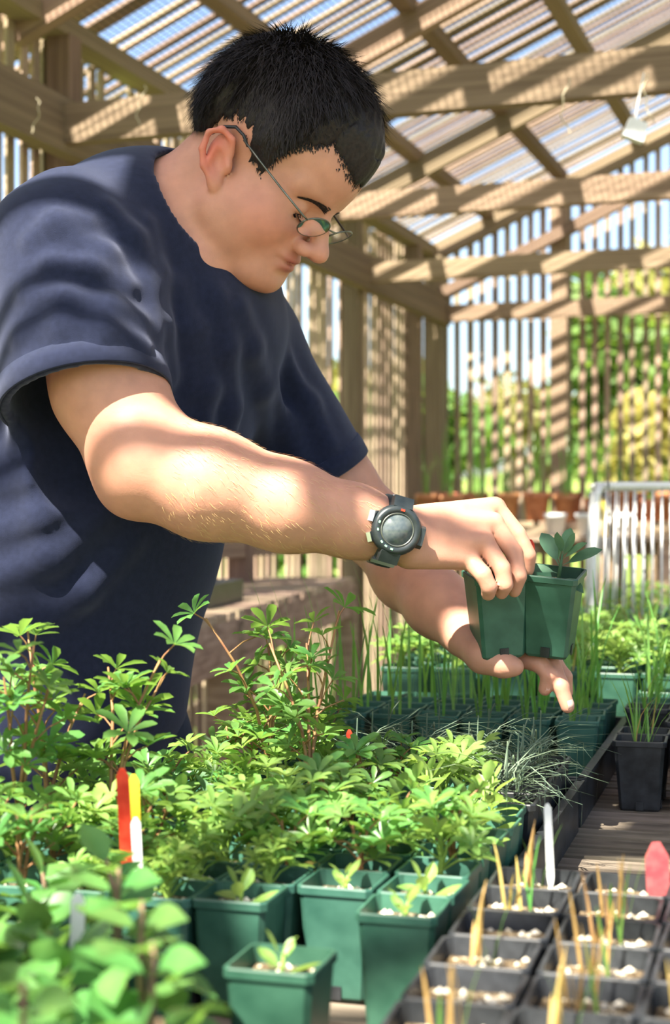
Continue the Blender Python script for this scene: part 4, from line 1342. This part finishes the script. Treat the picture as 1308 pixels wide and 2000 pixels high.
tray('seedling_tray', .04, .575, -.290, -.012, .055, 'black plastic tray holding the seedlings beside the bare slats')
tray('seedling_tray', .60, 1.13, -.290, -.012, .055, 'black plastic tray holding the wispy seedlings behind the first tray')
tray('seedling_tray', -.485, .005, -.004, .262, .062, 'black plastic tray holding small pots of sprouting straw-like grass')
for j in range(7):
    for i in range(4):
        a = -.032 - .066 * j + r.uniform(-.002, .002); b = .032 + .066 * i + r.uniform(-.002, .002)
        o = potted(VGT[r.randrange(5)] if r.random() < .62 else None, bench(a, b, BT + .0045), RB + r.uniform(-.04, .04), 'black', 'black pot of sprouting grass, %s row from the bare slats, %s from the green pots' % (ORD[j], ORD[i]), 'black pots in the right-hand tray', stemname='blades', grit=True)
# beyond the bare slats
for j in range(2):
    for i in range(5):
        a = .735 + .068 * j; b = .045 + .068 * i
        potted(r.choice(VGS), bench(a, b), RB + r.uniform(-.05, .05), 'black', 'black pot with thin grass beyond the bare slats, %s row, %s from the seedling tray' % (ORD[j], ORD[i]), 'black pots beyond the bare slats', stemname='blades')
for j in range(6):
    for i in range(6):
        a = .92 + .066 * j; b = .03 + .066 * i
        if i == 0 and j < 2: continue
        potted(r.choice(VG if j > 3 else VGS), bench(a, b), RB + r.uniform(-.05, .05), 'black' if j < 3 else 'green', 'black pot with upright grass, %s packed row, %s from the seedling tray' % (ORD[j], ORD[i]) if j < 3 else 'green pot with upright grass, %s row behind black pots, %s from the tray' % (ORD[j - 3], ORD[i]),
               'packed black pots with thin grass' if j < 3 else 'packed green pots with grass', stemname='blades')
# chives and grasses behind the massed seedlings
for j in range(8):
    for i in range(7):
        a = .62 + .068 * j; b = -.05 - .063 * i
        if j < 4 and i <= 4: continue
        if b < -.40: continue
        potted(r.choice(VGL if i >= 3 else VG), bench(a, b), RB + r.uniform(-.1, .1), 'green', 'slender upright green blades, %s row behind the massed leaves, %s from the black tray' % (ORD[j], ORD[i]), 'clumps of slender green blades', stemname='blades')
# far part of the bench
far_v = VGS + VB + VLL + VLL
for j in range(22):
    for i in range(9):
        a = 1.36 + .088 * j + r.uniform(-.01, .01); b = -.40 + .088 * i + r.uniform(-.01, .01)
        if 2.28 < a < 2.80 and -.30 < b < .22: continue
        wh_ = '%s row past the slender blades, %s from the aisle' % (ORD[j], ORD[i])
        v = r.choice(far_v)
        if v in VGS: lab, grp, sn = 'grassy green-potted plant, ' + wh_, 'grassy plants on the far half', 'blades'
        elif v in VB: lab, grp, sn = 'broad-leaved potted plant, ' + wh_, 'broad leaved plants on the far half', 'stem'
        else: lab, grp, sn = 'pale lobed potted plant, ' + wh_, 'pale plants on the far half', 'stem'
        if sn == 'stem':
            key = id(v[0])
            v = (v[0], v[1])
        potted(v, bench(a, b), RB + r.uniform(-.3, .3), 'green', lab, grp, stemname=sn, scale=1.2)

# ------------------------------------------------------------------ the two pots in his hand
def held(px, py, d, yaw, pitch, roll, label, v, sc):
    root = empty('potted_seedling', (0, 0, 0))
    R_ = Matrix.Rotation(roll, 4, 'Y') @ Matrix.Rotation(pitch, 4, 'X') @ Matrix.Rotation(yaw, 4, 'Z')
    root.matrix_world = Matrix.Translation(W(px, py, d)) @ R_ @ Matrix.Scale(sc, 4) @ Matrix.Translation((0, 0, -PH))
    inst('pot', POTS['dark'][0], root); inst('soil', SOILS['dark'][0], root)
    if v:
        inst('stem', v[0], root)
        for me_, mt in v[1]: inst('leaf', me_, root, mt)
    tag(root, label, 'potted plant')
    return root
def sage_held():
    m = MB(); lv = []
    b0 = Vector((.004, 0, SOILZ - .004))
    m.tube([b0, (.006, 0, SOILZ + .018), (.007, 0, SOILZ + .030)], [.0022, .0018, .0012], 6)
    for az, el, sc, cu, up in ((2.75, .95, 1.30, 1, .016), (.20, .50, 1.25, 0, .018), (3.3, .25, 1.0, 0, .010), (-.5, .05, .90, 1, .006), (-2.5, -.1, .75, 1, .004), (-1.4, 1.3, .80, 2, .028), (1.2, 1.0, 1.0, 0, .026), (.5, .9, .8, 2, .026), (2.2, .7, 1.0, 0, .02), (-.2, .75, .9, 0, .024)):
        d = Vector((math.cos(az) * math.cos(el), math.sin(az) * math.cos(el), math.sin(el)))
        lv.append((LEAF['sage'][cu], frame_from(d, (0, -.5, 1), 0, sc, (.006, 0, SOILZ + up))))
    return m.mesh('stem', M['sage'], True), lv
held(1082, 1116, 1.672, math.radians(-19), math.radians(11), math.radians(2), 'green square pot with a small sage seedling held out in the hand', sage_held(), 1.08)
held(967, 1118, 1.678, math.radians(10), math.radians(9), math.radians(-3), 'green square pot gripped by the fingers and half hidden beneath the hand', None, 1.08)

# ------------------------------------------------------------------ plant labels, dry leaf
def label_stick(pts, w, mat, label, name='plant_label', th=.0012):
    a_, b_ = Vector(pts[0]), Vector(pts[1])
    m = MB(); d = (b_ - a_).normalized(); s = Vector((1, 0, 0)); s = (s - d * s.dot(d)).normalized(); n_ = s.cross(d)
    vs = []
    tip = b_ + d * w * .6
    for off in (-th / 2, th / 2):
        for p, ww in ((a_, .35), (a_.lerp(b_, .2), 1), (b_, 1), (tip, .35)):
            vs += [p - s * (w / 2 * ww) + n_ * off, p + s * (w / 2 * ww) + n_ * off]
    fs = []
    for i in range(3):
        fs += [(2 * i, 2 * i + 1, 2 * i + 3, 2 * i + 2), (8 + 2 * i, 8 + 2 * i + 2, 8 + 2 * i + 3, 8 + 2 * i + 1),
               (2 * i, 2 * i + 2, 8 + 2 * i + 2, 8 + 2 * i), (2 * i + 1, 8 + 2 * i + 1, 8 + 2 * i + 3, 2 * i + 3)]
    fs += [(6, 7, 15, 14), (1, 0, 8, 9)]
    m.add(vs, fs)
    tag(m.obj(name, M[mat]), label, 'plant label')
label_stick((W(250, 1722, 1.17), W(239, 1515, 1.16)), .0095, 'red', 'bright red plastic plant label stuck among the massed leaves')
label_stick((W(269, 1705, 1.20), W(261, 1525, 1.19)), .0085, 'yellow', 'yellow plastic plant label just behind the red one')
label_stick((W(273, 1765, 1.12), W(265, 1608, 1.11)), .0070, 'white', 'white plastic plant label in front of the red one')
label_stick((W(1076, 1745, 1.15), W(1069, 1578, 1.15)), .0055, 'white', 'thin white plant label at the corner of the right-hand tray')
label_stick((W(684, 1526, 1.62), W(682, 1432, 1.62)), .0065, 'red', 'short red plant label half buried beyond the massed leaves')
label_stick((W(1286, 1758, 1.12), W(1282, 1672, 1.12)), .017, 'pink', 'wide faded pink label lying in the right-hand tray')
label_stick((W(149, 1932, .92), W(152, 1760, .92)), .0085, 'white', 'pale plant label standing between the oval-leaved cuttings')
label_stick((W(1038, 1090, 1.70), W(1036, 1062, 1.70)), .008, 'red', 'small red label poking up between the two held pots')
dl = oval_leaf(.028, .016, .9, 3).mesh('dry_leaf', M['straw'], True)
o = inst('dry_leaf', dl, None, frame_from((.9, -.1, .1), (0, 0, 1), .3, 1.0, W(575, 1690, 1.20)))
tag(o, 'curled orange dry leaf lying on the gritty pots', 'leaf')

# ------------------------------------------------------------------ benches and things at the back
def back_bench(a0, a1, w, top, name, label):
    """bench whose front edge runs a0 -> a1; it reaches w to the left of that line"""
    a0, a1 = Vector(a0), Vector(a1); d = (a1 - a0).normalized(); n_ = Vector((-d.y, d.x, 0)); L_ = (a1 - a0).length
    root = empty(name, (a0.x, a0.y, 0))
    k = 0.0
    o_ = Vector((a0.x, a0.y, 0))
    while k < L_:
        p = a0 + d * k - o_
        MB().bar(p + Vector((0, 0, top)), p + n_ * w + Vector((0, 0, top)), .075, .02).obj('slat', M['wood'], root)
        k += .1
    for q_ in (0.02, w - .02):
        MB().bar(a0 + n_ * q_ - o_ + Vector((0, 0, top - .07)), a1 + n_ * q_ - o_ + Vector((0, 0, top - .07)), .04, .12).obj('rail', M['wood'], root)
        MB().bar(a0 + n_ * q_ - o_ + Vector((0, 0, .35)), a1 + n_ * q_ - o_ + Vector((0, 0, .35)), .04, .08).obj('rail', M['wood'], root)
    nl = max(2, int(L_ / .9) + 1)
    for i in range(nl):
        p = a0.lerp(a1, i / (nl - 1)) - o_
        for q_ in (.04, w - .04):
            MB().bar(p + n_ * q_, p + n_ * q_ + Vector((0, 0, top - .02)), .08, .08, (d.x, d.y, 0)).obj('leg', M['wood'], root)
    tag(root, label, 'bench')
    return root
back_bench((-.40, 2.95, 0), (.08, 5.9, 0), .62, .86, 'wooden_bench', 'weathered wooden side bench along the left wall')
fb_ = back_bench((1.95, 6.2, 0), (.30, 6.75, 0), -.6, 1.07, 'wooden_bench', 'wooden bench crowded with pots in front of the far wall')
# trays on the side bench
for k, (t, q_, lab) in enumerate(((.06, .22, 'shallow dark tray on the near end of the side bench'), (.22, .26, 'shallow dark tray in the middle of the side bench'), (.40, .25, 'shallow dark tray on the far end of the side bench'))):
    p = Vector((-.40, 2.95, 0)).lerp(Vector((.08, 5.9, 0)), t); d = Vector((.16, .985, 0)); n_ = Vector((-.985, .16, 0))
    root = empty('seedling_tray', p + n_ * q_ + Vector((0, 0, .87)), -.16)
    MB().box((0, 0, .004), (.32, .42, .008)).obj('tray_bottom', M['pot_black'], root)
    for sx, sy, lx, ly in ((-1, 0, .006, .42), (1, 0, .006, .42), (0, -1, .32, .006), (0, 1, .32, .006)):
        MB().box((sx * .16, sy * .21, .03), (lx, ly, .06)).obj('tray_side', M['pot_black'], root)
    MB().box((0, 0, .026), (.30, .40, .035)).obj('soil', M['soil'], root)
    tag(root, lab, 'tray')
# wooden crates under the side bench
for k, (t, q_, z0, lab) in enumerate(((.10, .31, 0, 'slatted wooden crate under the near end of the side bench'), (.26, .31, 0, 'slatted wooden crate under the middle of the side bench'), (.26, .31, .29, 'slatted wooden crate stacked on another under the side bench'))):
    p = Vector((-.40, 2.95, 0)).lerp(Vector((.08, 5.9, 0)), t) + Vector((-.985, .16, 0)) * q_
    root = empty('wooden_crate', (p.x, p.y, z0), -.16)
    for zz in (.05, .14, .23):
        for sx, sy, lx, ly in ((-1, 0, .015, .44), (1, 0, .015, .44), (0, -1, .36, .015), (0, 1, .36, .015)):
            MB().box((sx * .18, sy * .22, zz), (lx, ly, .07)).obj('slat', M['wood'], root)
    for sx in (-1, 1):
        for sy in (-1, 1):
            MB().box((sx * .165, sy * .205, .145), (.03, .03, .29)).obj('corner_post', M['wood'], root)
    MB().box((0, 0, .012), (.35, .43, .014)).obj('crate_bottom', M['wood'], root)
    tag(root, lab, 'crate', 'wooden crates under the side bench')
# pots on the far bench
def round_pot(p, rad, h, mat, label, group, plant=None, sc=1.0):
    root = empty('flower_pot', p)
    MB().lathe([(.0, 0), (rad * .72, 0), (rad * .95, h * .80), (rad * 1.06, h * .80), (rad * 1.06, h), (rad * .96, h), (rad * .90, h * .85), (0, h * .85)], None, 18).obj('pot', M[mat], root, True)
    if plant:
        o = inst('blades', plant[0], root, Matrix.Translation((0, 0, h * .85 - SOILZ * sc)) @ Matrix.Scale(sc, 4)); o['kind'] = 'stuff'
    tag(root, label, 'flower pot', group)
r = random.Random(33)
e0, e1 = Vector((1.95, 6.2, 1.08)), Vector((.30, 6.75, 1.08)); nn = Vector((.316, .949, 0)).normalized()
o_ = Vector((1.95, 6.2, 0))
MB().bar(Vector((0, 0, 1.01)) - nn * .12, (e1 - e0) - nn * .12 + Vector((0, 0, 1.01)), .20, .02).obj('front_shelf', M['wood'], fb_)
for t in (.02, .34, .66, .98):
    MB().bar((e1 - e0) * t - nn * .15, (e1 - e0) * t - nn * .15 + Vector((0, 0, 1.0)), .06, .06, (1, 0, 0)).obj('leg', M['wood'], fb_)
for k in range(14):
    p = e0.lerp(e1, (k + .5 + r.uniform(-.12, .12)) / 14) + nn * r.uniform(.08, .17); q_ = r.uniform(.72, 1.05)
    round_pot(p, .052 * q_, .125 * q_, 'terracotta', 'terracotta pot with thin grass at the front of the far bench, %s from the corner' % ORD[13 - k], 'terracotta pots on the far bench', r.choice(VG), r.uniform(1.2, 1.7))
for k, t in enumerate((.44, .525, .60, .20, .28)):
    p = e0.lerp(e1, t) - nn * .13; p.z = 1.02
    round_pot(p, .046, .095, 'white', 'round white pot on the shelf below the terracotta pots, %s along' % ORD[k], 'white pots on the far shelf', None)
for k in range(12):
    p = e0.lerp(e1, (k + .5) / 12) + nn * .45
    round_pot(p, .06, .13, 'terracotta' if k % 3 else 'pot_black', 'pot with tall grass against the far wall strips, %s from the corner' % ORD[11 - k], 'tall pots against the far wall', r.choice(VG), 1.7)
c = e0.lerp(e1, .495) - nn * .13; c.z = 1.02
root = empty('watering_bottle', c)
MB().lathe([(0, 0), (.035, 0), (.036, .12), (.02, .15), (.012, .155), (.012, .18), (0, .18)], None, 16).obj('bottle_body', M['yellow'], root, True)
MB().lathe([(0, .18), (.014, .18), (.014, .20), (0, .20)], None, 12).obj('cap', M['white'], root, True)
tag(root, 'yellow plastic bottle standing behind the white pots', 'bottle')
# white wire basket turned over on the far half of the bench
root = empty('wire_basket', bench(2.54, -.045), RB + .15)
bw, bd, bh = .36, .28, .42
fr_ = MB()
cor = [(-bw / 2, -bd / 2), (bw / 2, -bd / 2), (bw / 2, bd / 2), (-bw / 2, bd / 2)]
top = []
for (x, y), nxt in zip(cor, cor[1:] + cor[:1]):
    for t in (.08, .5, .92):
        top.append((x * .92 + (nxt[0] - x) * .92 * t, y * .92 + (nxt[1] - y) * .92 * t, bh))
fr_.tube(top + [top[0]], .009, 8, False)
fr_.obj('top_frame', M['white'], root, True)
fr_ = MB(); bot = []
for (x, y), nxt in zip(cor, cor[1:] + cor[:1]):
    for t in (.08, .5, .92): bot.append((x + (nxt[0] - x) * t, y + (nxt[1] - y) * t, .006))
fr_.tube(bot + [bot[0]], .006, 8, False)
fr_.obj('bottom_frame', M['white'], root, True)
for x, y in cor:
    MB().tube([(x, y, .004), (x * .97, y * .97, bh * .6), (x * .93, y * .93, bh * .95), (x * .88, y * .88, bh)], .008, 8).obj('corner_leg', M['white'], root, True)
wire = MB().tube([(0, 0, 0), (0, 0, 1)], .0022, 5).mesh('wire', M['white'], True)
for (x, y), nxt in zip(cor, cor[1:] + cor[:1]):
    for k in range(1, 16):
        t = k / 16
        px_, py_ = x + (nxt[0] - x) * t, y + (nxt[1] - y) * t
        a_ = Vector((px_, py_, .006)); b_ = Vector((px_ * .92, py_ * .92, bh))
        d = b_ - a_
        mt = d.to_track_quat('Z', 'Y').to_matrix().to_4x4() @ Matrix.Scale(d.length, 4, (0, 0, 1)); mt.translation = a_
        inst('wire', wire, root, mt)
for k in range(1, 12):
    t = k / 12
    a_ = Vector((-bw / 2 * .92, -bd / 2 * .92 + bd * .92 * t, bh)); d = Vector((bw * .92, 0, 0))
    mt = d.to_track_quat('Z', 'Y').to_matrix().to_4x4() @ Matrix.Scale(d.length, 4, (0, 0, 1)); mt.translation = a_
    inst('wire', wire, root, mt)
tag(root, 'upturned white wire basket standing among the plants', 'basket')
